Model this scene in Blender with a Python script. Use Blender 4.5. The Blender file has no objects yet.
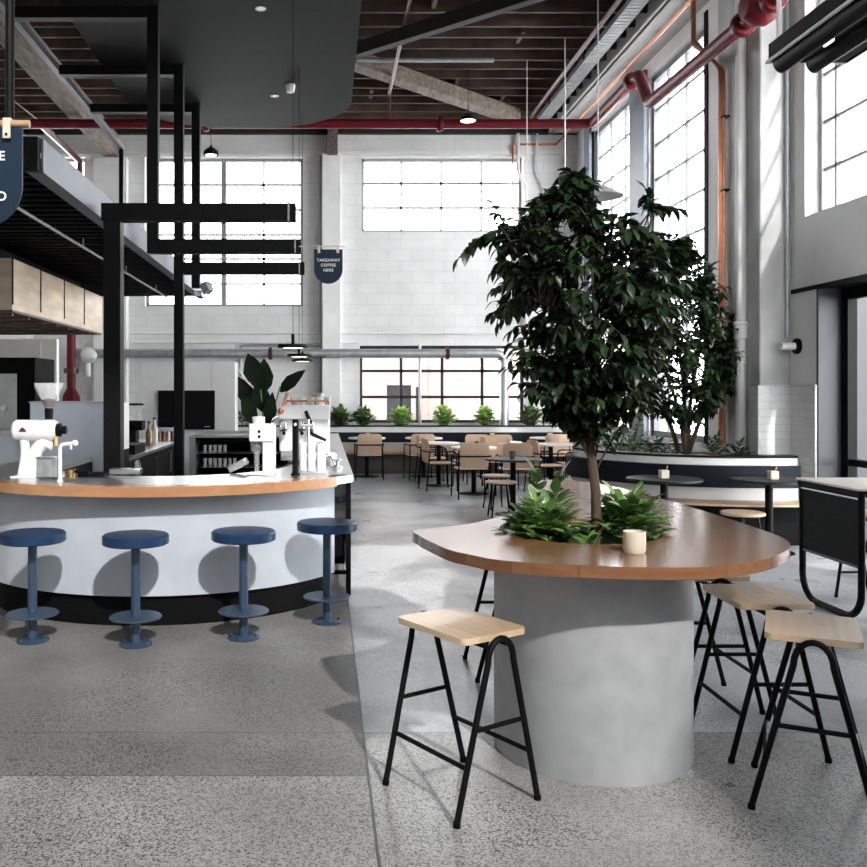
import bpy, bmesh, math, random
from mathutils import Vector, Matrix
random.seed(7)
S = bpy.context.scene
C = S.collection
PI = math.pi
# ---------------------------------------------------------------- measured view
FOC, CX, CY, EYE = 900.0, 323.0, 391.0, 1.65      # focal length and vanishing point (pixels of an 867 frame), eye height
def on_floor(px, py, z=0.0):
    y = (EYE - z) * FOC / (py - CY)
    return Vector(((px - CX) * y / FOC, y, z))
def on_y(px, py, y):
    return Vector(((px - CX) * y / FOC, y, EYE - (py - CY) * y / FOC))
# ---------------------------------------------------------------- materials
def nodes_of(m):
    m.use_nodes = True
    nt = m.node_tree
    return nt, nt.nodes, nt.links
def mat(name, col, rough=0.5, metal=0.0, var=0.12, scale=4.0, bump=0.0, bscale=60.0, stretch=None, spec=0.5, coat=0.0):
    m = bpy.data.materials.new(name)
    nt, N, L = nodes_of(m)
    b = N['Principled BSDF']
    tc = N.new('ShaderNodeTexCoord')
    src = tc.outputs['Object']
    if stretch:
        mp = N.new('ShaderNodeMapping'); mp.inputs['Scale'].default_value = stretch
        L.new(src, mp.inputs['Vector']); src = mp.outputs['Vector']
    nz = N.new('ShaderNodeTexNoise'); nz.inputs['Scale'].default_value = scale; nz.inputs['Detail'].default_value = 5
    L.new(src, nz.inputs['Vector'])
    cr = N.new('ShaderNodeValToRGB')
    cr.color_ramp.elements[0].position = 0.3; cr.color_ramp.elements[1].position = 0.7
    cr.color_ramp.elements[0].color = tuple(c * (1 - var) for c in col) + (1,)
    cr.color_ramp.elements[1].color = tuple(min(1, c * (1 + var)) for c in col) + (1,)
    L.new(nz.outputs['Fac'], cr.inputs['Fac']); L.new(cr.outputs['Color'], b.inputs['Base Color'])
    b.inputs['Roughness'].default_value = rough; b.inputs['Metallic'].default_value = metal
    b.inputs['Specular IOR Level'].default_value = spec; b.inputs['Coat Weight'].default_value = coat
    if bump > 0:
        n2 = N.new('ShaderNodeTexNoise'); n2.inputs['Scale'].default_value = bscale; n2.inputs['Detail'].default_value = 4
        L.new(src, n2.inputs['Vector'])
        bp = N.new('ShaderNodeBump'); bp.inputs['Strength'].default_value = bump; bp.inputs['Distance'].default_value = 0.01
        L.new(n2.outputs['Fac'], bp.inputs['Height']); L.new(bp.outputs['Normal'], b.inputs['Normal'])
    return m
def emit(name, col, strength):
    m = bpy.data.materials.new(name); nt, N, L = nodes_of(m)
    b = N['Principled BSDF']; b.inputs['Base Color'].default_value = (*col, 1)
    b.inputs['Emission Color'].default_value = (*col, 1); b.inputs['Emission Strength'].default_value = strength
    return m
def glass(name, tint=(1, 1, 1), gloss=0.08, rough=0.02, fresnel=True):
    m = bpy.data.materials.new(name); nt, N, L = nodes_of(m)
    N.remove(N['Principled BSDF']); out = [n for n in N if n.type == 'OUTPUT_MATERIAL'][0]
    t = N.new('ShaderNodeBsdfTransparent'); t.inputs['Color'].default_value = (*tint, 1)
    g = N.new('ShaderNodeBsdfGlossy'); g.inputs['Roughness'].default_value = rough
    mx = N.new('ShaderNodeMixShader'); fr = N.new('ShaderNodeFresnel'); fr.inputs['IOR'].default_value = 1.3
    ma = N.new('ShaderNodeMath'); ma.operation = 'ADD'; ma.inputs[1].default_value = gloss
    if fresnel: L.new(fr.outputs[0], ma.inputs[0])
    else: ma.inputs[0].default_value = 0.0
    L.new(ma.outputs[0], mx.inputs['Fac'])
    L.new(t.outputs[0], mx.inputs[1]); L.new(g.outputs[0], mx.inputs[2]); L.new(mx.outputs[0], out.inputs['Surface'])
    return m
def wood(name, c1, c2, rough=0.35, along='X', plank=0.09, grain=18.0, coat=0.0):
    """planks running along an axis: a tone per plank plus stretched grain"""
    m = bpy.data.materials.new(name); nt, N, L = nodes_of(m); b = N['Principled BSDF']
    tc = N.new('ShaderNodeTexCoord'); mp = N.new('ShaderNodeMapping')
    if along == 'Y': mp.inputs['Rotation'].default_value = (0, 0, PI / 2)
    if along == 'Z': mp.inputs['Rotation'].default_value = (0, PI / 2, 0)
    L.new(tc.outputs['Object'], mp.inputs['Vector'])
    br = N.new('ShaderNodeTexBrick'); br.inputs['Scale'].default_value = 1.0
    br.inputs['Brick Width'].default_value = plank * 9; br.inputs['Row Height'].default_value = plank
    br.inputs['Mortar Size'].default_value = 0.0008
    br.inputs['Color1'].default_value = (0, 0, 0, 1); br.inputs['Color2'].default_value = (1, 1, 1, 1); br.inputs['Mortar'].default_value = (0, 0, 0, 1)
    L.new(mp.outputs['Vector'], br.inputs['Vector'])
    st = N.new('ShaderNodeMapping'); st.inputs['Scale'].default_value = (1.2, grain, grain)
    L.new(mp.outputs['Vector'], st.inputs['Vector'])
    nz = N.new('ShaderNodeTexNoise'); nz.inputs['Scale'].default_value = 2.2; nz.inputs['Detail'].default_value = 6; nz.inputs['Distortion'].default_value = 0.6
    L.new(st.outputs['Vector'], nz.inputs['Vector'])
    mx = N.new('ShaderNodeMix'); mx.inputs['Factor'].default_value = 0.6
    bw = N.new('ShaderNodeRGBToBW'); L.new(br.outputs['Color'], bw.inputs[0])
    L.new(bw.outputs[0], mx.inputs['A']); L.new(nz.outputs['Fac'], mx.inputs['B'])
    cr = N.new('ShaderNodeValToRGB'); cr.color_ramp.elements[0].position = 0.2; cr.color_ramp.elements[1].position = 0.8
    cr.color_ramp.elements[0].color = (*c1, 1); cr.color_ramp.elements[1].color = (*c2, 1)
    L.new(mx.outputs['Result'], cr.inputs['Fac']); L.new(cr.outputs['Color'], b.inputs['Base Color'])
    b.inputs['Roughness'].default_value = rough; b.inputs['Coat Weight'].default_value = coat; b.inputs['Coat Roughness'].default_value = 0.15
    return m
def masonry(name, col, mortar_k=0.75, w=0.4, h=0.2, rough=0.7, bump=0.25, axes='XZ', stain=0.1):
    """painted brick or block work"""
    m = bpy.data.materials.new(name); nt, N, L = nodes_of(m); b = N['Principled BSDF']
    ge = N.new('ShaderNodeNewGeometry'); sp = N.new('ShaderNodeSeparateXYZ'); cb = N.new('ShaderNodeCombineXYZ')
    L.new(ge.outputs['Position'], sp.inputs[0]); L.new(sp.outputs[axes[0]], cb.inputs['X']); L.new(sp.outputs[axes[1]], cb.inputs['Y'])
    br = N.new('ShaderNodeTexBrick'); br.inputs['Scale'].default_value = 1.0
    br.inputs['Brick Width'].default_value = w; br.inputs['Row Height'].default_value = h; br.inputs['Mortar Size'].default_value = 0.006
    br.inputs['Color1'].default_value = (*col, 1); br.inputs['Color2'].default_value = tuple(c * 0.95 for c in col) + (1,)
    br.inputs['Mortar'].default_value = tuple(c * mortar_k for c in col) + (1,)
    L.new(cb.outputs[0], br.inputs['Vector'])
    nz = N.new('ShaderNodeTexNoise'); nz.inputs['Scale'].default_value = 1.3; nz.inputs['Detail'].default_value = 7
    L.new(ge.outputs['Position'], nz.inputs['Vector'])
    cr = N.new('ShaderNodeValToRGB'); cr.color_ramp.elements[0].position = 0.3; cr.color_ramp.elements[1].position = 0.62
    cr.color_ramp.elements[0].color = (1 - stain,) * 3 + (1,); cr.color_ramp.elements[1].color = (1, 1, 1, 1)
    L.new(nz.outputs['Fac'], cr.inputs['Fac'])
    mx = N.new('ShaderNodeMix'); mx.data_type = 'RGBA'; mx.blend_type = 'MULTIPLY'; mx.inputs['Factor'].default_value = 1
    L.new(br.outputs['Color'], mx.inputs['A']); L.new(cr.outputs['Color'], mx.inputs['B'])
    L.new(mx.outputs['Result'], b.inputs['Base Color']); b.inputs['Roughness'].default_value = rough
    bp = N.new('ShaderNodeBump'); bp.inputs['Strength'].default_value = bump; bp.inputs['Distance'].default_value = 0.006
    L.new(br.outputs['Fac'], bp.inputs['Height']); bp.invert = True
    L.new(bp.outputs['Normal'], b.inputs['Normal'])
    return m
def floor_material():
    m = bpy.data.materials.new('ground_concrete'); nt, N, L = nodes_of(m); b = N['Principled BSDF']
    ge = N.new('ShaderNodeNewGeometry'); sp = N.new('ShaderNodeSeparateXYZ'); L.new(ge.outputs['Position'], sp.inputs[0])
    def M(op, a, b_=None, c=None):
        n = N.new('ShaderNodeMath'); n.operation = op
        for i, v in enumerate((a, b_, c)):
            if v is None: continue
            if isinstance(v, (int, float)): n.inputs[i].default_value = v
            else: L.new(v, n.inputs[i])
        return n.outputs[0]
    def noise(sc, det=5, dist=0.0):
        n = N.new('ShaderNodeTexNoise'); n.inputs['Scale'].default_value = sc; n.inputs['Detail'].default_value = det; n.inputs['Distortion'].default_value = dist
        L.new(ge.outputs['Position'], n.inputs['Vector']); return n.outputs['Fac']
    def ramp(f, p0, c0, p1, c1):
        r = N.new('ShaderNodeValToRGB'); r.color_ramp.elements[0].position = p0; r.color_ramp.elements[1].position = p1
        r.color_ramp.elements[0].color = (*c0, 1); r.color_ramp.elements[1].color = (*c1, 1); L.new(f, r.inputs[0]); return r.outputs[0]
    def mix(f, a, b_, mode='MIX'):
        n = N.new('ShaderNodeMix'); n.data_type = 'RGBA'; n.blend_type = mode
        if isinstance(f, (int, float)): n.inputs['Factor'].default_value = f
        else: L.new(f, n.inputs['Factor'])
        for k, v in (('A', a), ('B', b_)):
            if isinstance(v, tuple): n.inputs[k].default_value = (*v, 1)
            else: L.new(v, n.inputs[k])
        return n.outputs['Result']
    X, Y = sp.outputs['X'], sp.outputs['Y']
    west = ramp(noise(1.1, 6), 0.32, (0.155, 0.150, 0.143), 0.68, (0.245, 0.240, 0.230))
    east = ramp(noise(0.9, 7, 0.4), 0.40, (0.27, 0.28, 0.29), 0.54, (0.60, 0.615, 0.635))
    right_of_joint = M('GREATER_THAN', X, 0.195)
    base = mix(right_of_joint, west, east)
    near = M('LESS_THAN', Y, M('ADD', 3.86, M('MULTIPLY', right_of_joint, 0.49)))
    base = mix(near, base, ramp(noise(1.6, 6), 0.3, (0.25, 0.246, 0.238), 0.7, (0.37, 0.366, 0.358)))
    # exposed aggregate: dark and pale grains, stronger in the old slabs
    vo = N.new('ShaderNodeTexVoronoi'); vo.inputs['Scale'].default_value = 165; L.new(ge.outputs['Position'], vo.inputs['Vector'])
    sc_ = N.new('ShaderNodeSeparateColor'); L.new(vo.outputs['Color'], sc_.inputs[0])
    grain = ramp(M('ADD', M('MULTIPLY', sc_.outputs[0], 0.7), M('MULTIPLY', noise(40, 3), 0.3)), 0.22, (0.22, 0.22, 0.23), 0.54, (1.20, 1.19, 1.18))
    patch = ramp(noise(0.8, 4, 0.6), 0.44, (0, 0, 0), 0.54, (1, 1, 1))
    k = M('ADD', M('MULTIPLY', patch, 0.45), M('MULTIPLY', near, 0.35))
    k = M('MINIMUM', M('ADD', k, M('SUBTRACT', 0.55, M('MULTIPLY', right_of_joint, 0.25))), 1.0)
    base = mix(k, base, grain, 'MULTIPLY')
    # saw cuts
    cut = M('LESS_THAN', M('ABSOLUTE', M('SUBTRACT', X, M('ADD', 0.195, M('MULTIPLY', M('SUBTRACT', noise(9), 0.5), 0.008)))), 0.006)
    cut2 = M('LESS_THAN', M('ABSOLUTE', M('SUBTRACT', Y, 4.35)), 0.005)
    cut3 = M('MULTIPLY', M('LESS_THAN', M('ABSOLUTE', M('SUBTRACT', Y, 3.86)), 0.005), M('LESS_THAN', X, 0.195))
    base = mix(M('MAXIMUM', M('MULTIPLY', cut, 0.9), M('MULTIPLY', M('MAXIMUM', cut2, cut3), 0.5)), base, (0.03, 0.03, 0.03))
    L.new(base, b.inputs['Base Color'])
    L.new(M('ADD', M('MULTIPLY', noise(3), 0.22), M('SUBTRACT', 0.30, M('MULTIPLY', right_of_joint, 0.10))), b.inputs['Roughness'])
    b.inputs['Specular IOR Level'].default_value = 0.6
    return m

WHITE_WALL = masonry('painted_wall', (0.76, 0.76, 0.755), 0.82, 0.46, 0.23, stain=0.14)
SIDE_WALL = mat('stained_side_plaster', (0.68, 0.68, 0.675), 0.75, var=0.11, scale=0.9, bump=0.1, bscale=9)
PIER_BRICK = masonry('painted_pier_brick', (0.70, 0.70, 0.695), 0.84, 0.24, 0.085, axes='XZ', stain=0.25, bump=0.4)
WALL_BRICK = masonry('painted_wall_brick', (0.70, 0.70, 0.695), 0.84, 0.24, 0.085, axes='YZ', stain=0.25, bump=0.4)
PLASTER = mat('white_plaster', (0.76, 0.76, 0.755), 0.7, var=0.08, scale=2.0, bump=0.08, bscale=12)
RENDERED = mat('rough_grey_render', (0.50, 0.50, 0.495), 0.8, var=0.22, scale=1.8, bump=0.2, bscale=20)
WHITE = mat('white_enamel', (0.78, 0.78, 0.775), 0.28, var=0.03)
WHITE_PAINT = mat('white_paint', (0.72, 0.72, 0.71), 0.5, var=0.05)
CREAM = mat('cream_ceramic', (0.70, 0.62, 0.50), 0.4, var=0.05)
GREY_PAINT = mat('pale_grey_paint', (0.42, 0.42, 0.41), 0.55, var=0.1)
CONC = mat('pale_blue_concrete', (0.43, 0.46, 0.50), 0.55, var=0.10, scale=3.0, bump=0.06, bscale=14)
PLINTH = mat('grey_concrete', (0.36, 0.367, 0.371), 0.6, var=0.09, scale=9.0, bump=0.1, bscale=22)
PANEL_BLUE = mat('blue_grey_laminate', (0.50, 0.55, 0.61), 0.6, var=0.05, scale=8)
BLACK = mat('black_steel', (0.004, 0.004, 0.0045), 0.5, var=0.2, spec=0.11)
BLACK_MATT = mat('black_matt', (0.0035, 0.0035, 0.004), 0.7, var=0.2, spec=0.08)
CHAR = mat('charcoal_paint', (0.0105, 0.011, 0.0115), 0.75, var=0.12, scale=1.0, stretch=(0.4, 6, 6), spec=0.2)
FASCIA = mat('blue_grey_steel', (0.105, 0.12, 0.145), 0.5, var=0.08)
DKBLUE = mat('dark_blue_vinyl', (0.006, 0.009, 0.014), 0.5, var=0.1, spec=0.15)
STOOLBLUE = mat('blue_vinyl', (0.010, 0.034, 0.085), 0.33, var=0.1, spec=0.35)
POLEBLUE = mat('blue_enamel_steel', (0.040, 0.070, 0.115), 0.35, metal=0.3, var=0.08)
SIGNBLUE = mat('navy_sign_board', (0.007, 0.021, 0.040), 0.55, var=0.08, spec=0.25)
STEEL = mat('brushed_steel', (0.62, 0.62, 0.62), 0.28, metal=1.0, var=0.06, scale=6, stretch=(1, 20, 20))
CHROME = mat('chrome', (0.75, 0.75, 0.75), 0.12, metal=1.0, var=0.03)
GALV = mat('galvanised_steel', (0.42, 0.44, 0.45), 0.42, metal=0.7, var=0.15, scale=9)
COPPER = mat('copper', (0.50, 0.21, 0.12), 0.34, metal=0.9, var=0.15, scale=10)
BRASS = mat('brass', (0.30, 0.21, 0.09), 0.35, metal=0.9, var=0.1)
HOOD = mat('bronze_clad_panel', (0.50, 0.40, 0.30), 0.45, metal=0.25, var=0.22, scale=1.6, stretch=(1, 1.2, 5))
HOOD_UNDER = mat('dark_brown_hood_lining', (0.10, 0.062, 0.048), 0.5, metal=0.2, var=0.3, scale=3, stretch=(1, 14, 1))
RED = mat('red_pipe_paint', (0.115, 0.005, 0.010), 0.5, var=0.15, spec=0.25)
DKRED = mat('dark_red_pipe_paint', (0.060, 0.007, 0.009), 0.4, var=0.2)
OLDWOOD = mat('weathered_timber', (0.12, 0.095, 0.077), 0.8, var=0.45, scale=5, bump=0.3, bscale=20, stretch=(3, 0.6, 3))
DARKWOOD = mat('dark_stained_timber', (0.010, 0.008, 0.007), 0.75, var=0.4, scale=3)
JOIST = mat('brown_joist_timber', (0.055, 0.034, 0.024), 0.8, var=0.5, scale=2.5)
ROOF = mat('roof_boards', (0.020, 0.011, 0.007), 0.85, var=0.8, scale=1.6)
TABLEWOOD = wood('varnished_table_wood', (0.125, 0.050, 0.021), (0.27, 0.125, 0.058), 0.22, 'X', 0.08, 16, coat=0.5)
NOSING = wood('varnished_bar_wood', (0.30, 0.13, 0.055), (0.48, 0.25, 0.125), 0.25, 'X', 0.30, 14, coat=0.25)
SEATWOOD = wood('pale_oak_seat', (0.48, 0.33, 0.20), (0.68, 0.52, 0.35), 0.35, 'X', 0.09, 20, coat=0.3)
PLY = wood('tan_plywood', (0.66, 0.46, 0.32), (0.76, 0.56, 0.41), 0.42, 'Z', 0.5, 10)
PALETOP = mat('pale_table_laminate', (0.80, 0.74, 0.67), 0.3, var=0.06, scale=3)
BENCHWOOD = wood('bench_oak', (0.42, 0.25, 0.14), (0.58, 0.38, 0.23), 0.4, 'X', 0.1, 16)
BARK = mat('bark', (0.075, 0.05, 0.03), 0.8, var=0.35, scale=30, bump=0.4, bscale=60, stretch=(1, 1, 0.2))
SOIL = mat('soil', (0.018, 0.013, 0.009), 0.9, var=0.5, scale=40, bump=0.6, bscale=50)
def leaf_mat(name, c1, c2, rough=0.3, trans=0.25, spec=0.5):
    m = bpy.data.materials.new(name); nt, N, L = nodes_of(m); b = N['Principled BSDF']
    out = [n for n in N if n.type == 'OUTPUT_MATERIAL'][0]
    ge = N.new('ShaderNodeNewGeometry'); nz = N.new('ShaderNodeTexNoise'); nz.inputs['Scale'].default_value = 9
    L.new(ge.outputs['Position'], nz.inputs['Vector'])
    ad = N.new('ShaderNodeMath'); ad.operation = 'MULTIPLY_ADD'; ad.inputs[1].default_value = 0.5
    L.new(ge.outputs['Random Per Island'], ad.inputs[0]); mu = N.new('ShaderNodeMath'); mu.operation = 'MULTIPLY'; mu.inputs[1].default_value = 0.6
    L.new(nz.outputs['Fac'], mu.inputs[0]); L.new(mu.outputs[0], ad.inputs[2])
    cr = N.new('ShaderNodeValToRGB'); cr.color_ramp.elements[0].position = 0.2; cr.color_ramp.elements[1].position = 0.8
    cr.color_ramp.elements[0].color = (*c1, 1); cr.color_ramp.elements[1].color = (*c2, 1)
    L.new(ad.outputs[0], cr.inputs[0]); L.new(cr.outputs[0], b.inputs['Base Color'])
    b.inputs['Roughness'].default_value = rough; b.inputs['Specular IOR Level'].default_value = spec
    t = N.new('ShaderNodeBsdfTranslucent'); L.new(cr.outputs[0], t.inputs['Color'])
    mx = N.new('ShaderNodeMixShader'); mx.inputs['Fac'].default_value = trans
    L.new(b.outputs[0], mx.inputs[1]); L.new(t.outputs[0], mx.inputs[2]); L.new(mx.outputs[0], out.inputs['Surface'])
    return m
FICUS = leaf_mat('ficus_leaf', (0.006, 0.014, 0.006), (0.026, 0.052, 0.018), 0.36, 0.12, 0.4)
GREEN = leaf_mat('broad_green_leaf', (0.030, 0.085, 0.018), (0.18, 0.31, 0.085), 0.35, 0.2)
LIME = leaf_mat('bright_green_leaf', (0.14, 0.30, 0.04), (0.42, 0.62, 0.18), 0.4, 0.45)
GLASS = glass('clear_glass')
def frosted(name, a, col):
    m = bpy.data.materials.new(name); nt, N, L = nodes_of(m); b = N['Principled BSDF']; out = [n for n in N if n.type == 'OUTPUT_MATERIAL'][0]
    b.inputs['Base Color'].default_value = (*col, 1); b.inputs['Roughness'].default_value = 0.15
    t = N.new('ShaderNodeBsdfTransparent'); mx = N.new('ShaderNodeMixShader'); mx.inputs['Fac'].default_value = a
    L.new(t.outputs[0], mx.inputs[1]); L.new(b.outputs[0], mx.inputs[2]); L.new(mx.outputs[0], out.inputs['Surface']); return m
CLEARP = frosted('clear_plastic', 0.18, (0.85, 0.85, 0.86))
PALEGLASS = frosted('pale_drinking_glass', 0.5, (0.80, 0.82, 0.82))
BACKLITLEAF = leaf_mat('backlit_big_leaf', (0.003, 0.008, 0.004), (0.008, 0.018, 0.007), 0.6, 0.04, 0.15)  # near-black from backlight, put into the leaf colour
WINGLASS = glass('window_glass', (0.97, 0.98, 0.985), 0.03, fresnel=False)
DARKGLASS = glass('dark_display_glass', (0.25, 0.27, 0.28), 0.22, 0.05)
LAMPWHITE = emit('lit_lamp_diffuser', (1.0, 0.97, 0.92), 2.5)
DIMLENS = emit('dim_lens', (0.9, 0.9, 0.88), 0.25)
DARKBARK = mat('dark_twig_bark', (0.035, 0.024, 0.015), 0.8, var=0.3)
BULB = emit('lit_tube', (1.0, 0.97, 0.93), 2.0)
LETTER = mat('white_lettering', (0.85, 0.85, 0.84), 0.5, var=0.02)
GREYTRIM = mat('dark_blue_grey_jamb', (0.030, 0.033, 0.040), 0.5, var=0.06)
PIERBLUE = mat('blue_grey_pier', (0.16, 0.19, 0.23), 0.5, var=0.08)
EXTBRICK = masonry('outside_brick', (0.62, 0.50, 0.46), 1.15, 0.24, 0.085, stain=0.25)
ROSE = mat('dark_red_jars', (0.14, 0.035, 0.035), 0.35, var=0.3, scale=20)
# ---------------------------------------------------------------- mesh builder
class MB:
    def __init__(s): s.bm = bmesh.new()
    def box(s, x0, x1, y0, y1, z0, z1):
        v = [s.bm.verts.new(p) for p in ((x0,y0,z0),(x1,y0,z0),(x1,y1,z0),(x0,y1,z0),(x0,y0,z1),(x1,y0,z1),(x1,y1,z1),(x0,y1,z1))]
        for q in ((3,2,1,0),(4,5,6,7),(0,1,5,4),(1,2,6,5),(2,3,7,6),(3,0,4,7)): s.bm.faces.new([v[i] for i in q])
        return s
    def xbox(s, mtx, sx, sy, sz):
        a = len(s.bm.verts); s.box(-sx/2, sx/2, -sy/2, sy/2, -sz/2, sz/2)
        s.bm.verts.ensure_lookup_table()
        for v in s.bm.verts[a:]: v.co = mtx @ v.co
        return s
    def beam(s, p, q, w, h, up=(0, 0, 1)):
        p, q = Vector(p), Vector(q); d = (q - p); l = d.length; d.normalize()
        u = Vector(up); sx = d.cross(u).normalized(); u = sx.cross(d).normalized()
        m = Matrix((( d.x, sx.x, u.x, (p.x+q.x)/2), (d.y, sx.y, u.y, (p.y+q.y)/2), (d.z, sx.z, u.z, (p.z+q.z)/2), (0,0,0,1)))
        return s.xbox(m, l, w, h)
    def tube(s, pts, r, seg=10, cap=True, closed=False):
        pts = [Vector(p) for p in pts]; n = len(pts)
        rs = r if isinstance(r, (list, tuple)) else [r] * n
        rings = []; prev = None
        for i, p in enumerate(pts):
            if closed: t = (pts[(i+1) % n] - pts[i-1])
            elif i == 0: t = pts[1] - p
            elif i == n - 1: t = p - pts[i-1]
            else: t = (pts[i+1] - p).normalized() + (p - pts[i-1]).normalized()
            t.normalize()
            if prev is None:
                a = Vector((0, 0, 1)) if abs(t.z) < 0.9 else Vector((1, 0, 0))
                u = t.cross(a).normalized()
            else:
                u = (prev - t * prev.dot(t)).normalized()
            prev = u; w = t.cross(u)
            k = 1.0
            if not closed and 0 < i < n - 1:
                c = (pts[i+1] - p).normalized().dot((p - pts[i-1]).normalized())
                k = min(1.3, 1 / max(0.5, math.sqrt((1 + c) / 2)))
            rings.append([s.bm.verts.new(p + (u * math.cos(2*PI*j/seg) + w * math.sin(2*PI*j/seg)) * rs[i] * (k if False else 1)) for j in range(seg)])
        for i in range(n if closed else n - 1):
            a, b = rings[i], rings[(i+1) % n]
            for j in range(seg): s.bm.faces.new((a[j], a[(j+1) % seg], b[(j+1) % seg], b[j]))
        if cap and not closed:
            s.bm.faces.new(rings[0][::-1]); s.bm.faces.new(rings[-1])
        return s
    def cyl(s, p, q, r, seg=20, r2=None): return s.tube([p, q], [r, r if r2 is None else r2], seg)
    def lathe(s, c, prof, seg=28, axis=None):
        c = Vector(c); rings = []
        M = Matrix.Identity(3) if axis is None else Vector((0, 0, 1)).rotation_difference(Vector(axis)).to_matrix()
        for r, z in prof:
            if r < 1e-6: rings.append([s.bm.verts.new(c + M @ Vector((0, 0, z)))])
            else: rings.append([s.bm.verts.new(c + M @ Vector((r*math.cos(2*PI*j/seg), r*math.sin(2*PI*j/seg), z))) for j in range(seg)])
        for a, b in zip(rings, rings[1:]):
            for j in range(seg):
                k = (j + 1) % seg
                if len(a) == 1 and len(b) == 1: continue
                if len(a) == 1: s.bm.faces.new((a[0], b[k], b[j]))
                elif len(b) == 1: s.bm.faces.new((a[j], a[k], b[0]))
                else: s.bm.faces.new((a[j], a[k], b[k], b[j]))
        return s
    def prism(s, outline, z0, z1, holes=()):
        """vertical walls and flat caps from a 2-D outline with holes"""
        loops = [list(outline)] + [list(h) for h in holes]
        for z, flip in ((z1, False), (z0, True)):
            edges = []
            for lp in loops:
                vs = [s.bm.verts.new((x, y, z)) for x, y in lp]
                edges += [s.bm.edges.new((vs[i], vs[(i+1) % len(vs)])) for i in range(len(vs))]
            r = bmesh.ops.triangle_fill(s.bm, use_beauty=True, edges=edges)
            fs = [g for g in r['geom'] if isinstance(g, bmesh.types.BMFace)]
            for f in fs:
                f.normal_update()
                if (f.normal.z < 0) != flip: f.normal_flip()
        for lp in loops:
            n = len(lp)
            a = [s.bm.verts.new((x, y, z0)) for x, y in lp]; b = [s.bm.verts.new((x, y, z1)) for x, y in lp]
            for i in range(n): s.bm.faces.new((a[i], a[(i+1) % n], b[(i+1) % n], b[i]))
        return s
    def poly(s, pts):
        s.bm.faces.new([s.bm.verts.new(p) for p in pts]); return s
    def leaf(s, base, d, up, length, width, fold=0.25, droop=0.25):
        base, d = Vector(base), Vector(d).normalized(); up = Vector(up)
        side = d.cross(up)
        if side.length < 1e-3: side = Vector((1, 0, 0))
        side.normalize(); up = side.cross(d).normalized()
        rows = []
        for t, w in ((0.0, 0.08), (0.22, 0.75), (0.5, 1.0), (0.8, 0.55), (1.0, 0.0)):
            c = base + d * (t * length) - up * (droop * length * t * t)
            if w == 0.0: rows.append([s.bm.verts.new(c)])
            else:
                o = side * (w * width / 2); l = up * (fold * w * width / 2)
                rows.append([s.bm.verts.new(c - o + l), s.bm.verts.new(c), s.bm.verts.new(c + o + l)])
        for a, b in zip(rows, rows[1:]):
            if len(b) == 3:
                s.bm.faces.new((a[0], a[1], b[1], b[0])); s.bm.faces.new((a[1], a[2], b[2], b[1]))
            else:
                s.bm.faces.new((a[0], a[1], b[0])); s.bm.faces.new((a[1], a[2], b[0]))
        return s
    def move(s, v):
        v = Vector(v)
        for q in s.bm.verts: q.co += v
        return s
OFF = {}
def link(name, mb, m, parent=None, bevel=0.0, smooth=35, recalc=True, seg=2):
    """one mesh object; coordinates are world coordinates unless the parent thing is built about the origin"""
    if parent is not None and parent in OFF:
        mb.move(-OFF[parent])
    me = bpy.data.meshes.new(name)
    if recalc: bmesh.ops.recalc_face_normals(mb.bm, faces=mb.bm.faces)
    mb.bm.to_mesh(me); mb.bm.free()
    me.materials.append(m)
    if smooth:
        me.polygons.foreach_set('use_smooth', [True] * len(me.polygons))
        try: me.set_sharp_from_angle(angle=math.radians(smooth))
        except Exception: pass
    o = bpy.data.objects.new(name, me); C.objects.link(o)
    if parent is not None:
        o.parent = parent
        if parent in OFF: OFF[o] = OFF[parent]
    if bevel > 0:
        bv = o.modifiers.new('edge', 'BEVEL'); bv.width = bevel; bv.segments = seg; bv.limit_method = 'ANGLE'; bv.angle_limit = math.radians(40)
    return o
def tag(o, label, cat, group=None):
    o['label'] = label; o['category'] = cat
    if group: o['group'] = group
    return o
def thing(name, label, cat, loc=(0, 0, 0), rot=0.0, group=None, proto=False):
    """an Empty at the thing's base; with proto the parts are built about the origin"""
    o = bpy.data.objects.new(name, None); C.objects.link(o)
    o.empty_display_size = 0.1
    o.location = loc; o.rotation_euler = (0, 0, rot)
    if not proto: OFF[o] = Vector(loc)
    return tag(o, label, cat, group)
def single(name, mb, m, label, cat, group=None, bevel=0.0, smooth=35, origin=None):
    if origin is not None:
        mb.move(-Vector(origin))
    o = link(name, mb, m, None, bevel, smooth)
    if origin is not None: o.location = origin
    return tag(o, label, cat, group)
def struct(name, mb, m, parent=None, bevel=0.0, smooth=35):
    o = link(name, mb, m, parent, bevel, smooth)
    if parent is None: o['kind'] = 'structure'
    return o
def dup(root, loc, rot=0.0, label=None, group=None):
    def cp(o, par):
        c = o.copy(); C.objects.link(c)
        if par is not None: c.parent = par
        for ch in kids[o]: cp(ch, c)
        return c
    kids = {}
    def walk(o):
        kids[o] = list(o.children)
        for ch in kids[o]: walk(ch)
    walk(root)
    r = cp(root, None); r.location = loc; r.rotation_euler = (0, 0, rot)
    if label: r['label'] = label
    if group: r['group'] = group
    return r
def arc(cx, cy, r, a0, a1, n):
    return [(cx + r * math.cos(a0 + (a1 - a0) * i / n), cy + r * math.sin(a0 + (a1 - a0) * i / n)) for i in range(n + 1)]
def bend(pts, r=0.05, n=5):
    """round the corners of a 3-D polyline"""
    pts = [Vector(p) for p in pts]; out = [pts[0]]
    for i in range(1, len(pts) - 1):
        a, b, c = pts[i-1], pts[i], pts[i+1]
        u, w = (a - b), (c - b); k = min(r, u.length * 0.45, w.length * 0.45)
        p, q = b + u.normalized() * k, b + w.normalized() * k
        for j in range(n + 1):
            t = j / n; out.append(p * (1-t)**2 + b * 2*t*(1-t) + q * t*t)
    out.append(pts[-1]); return out
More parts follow.
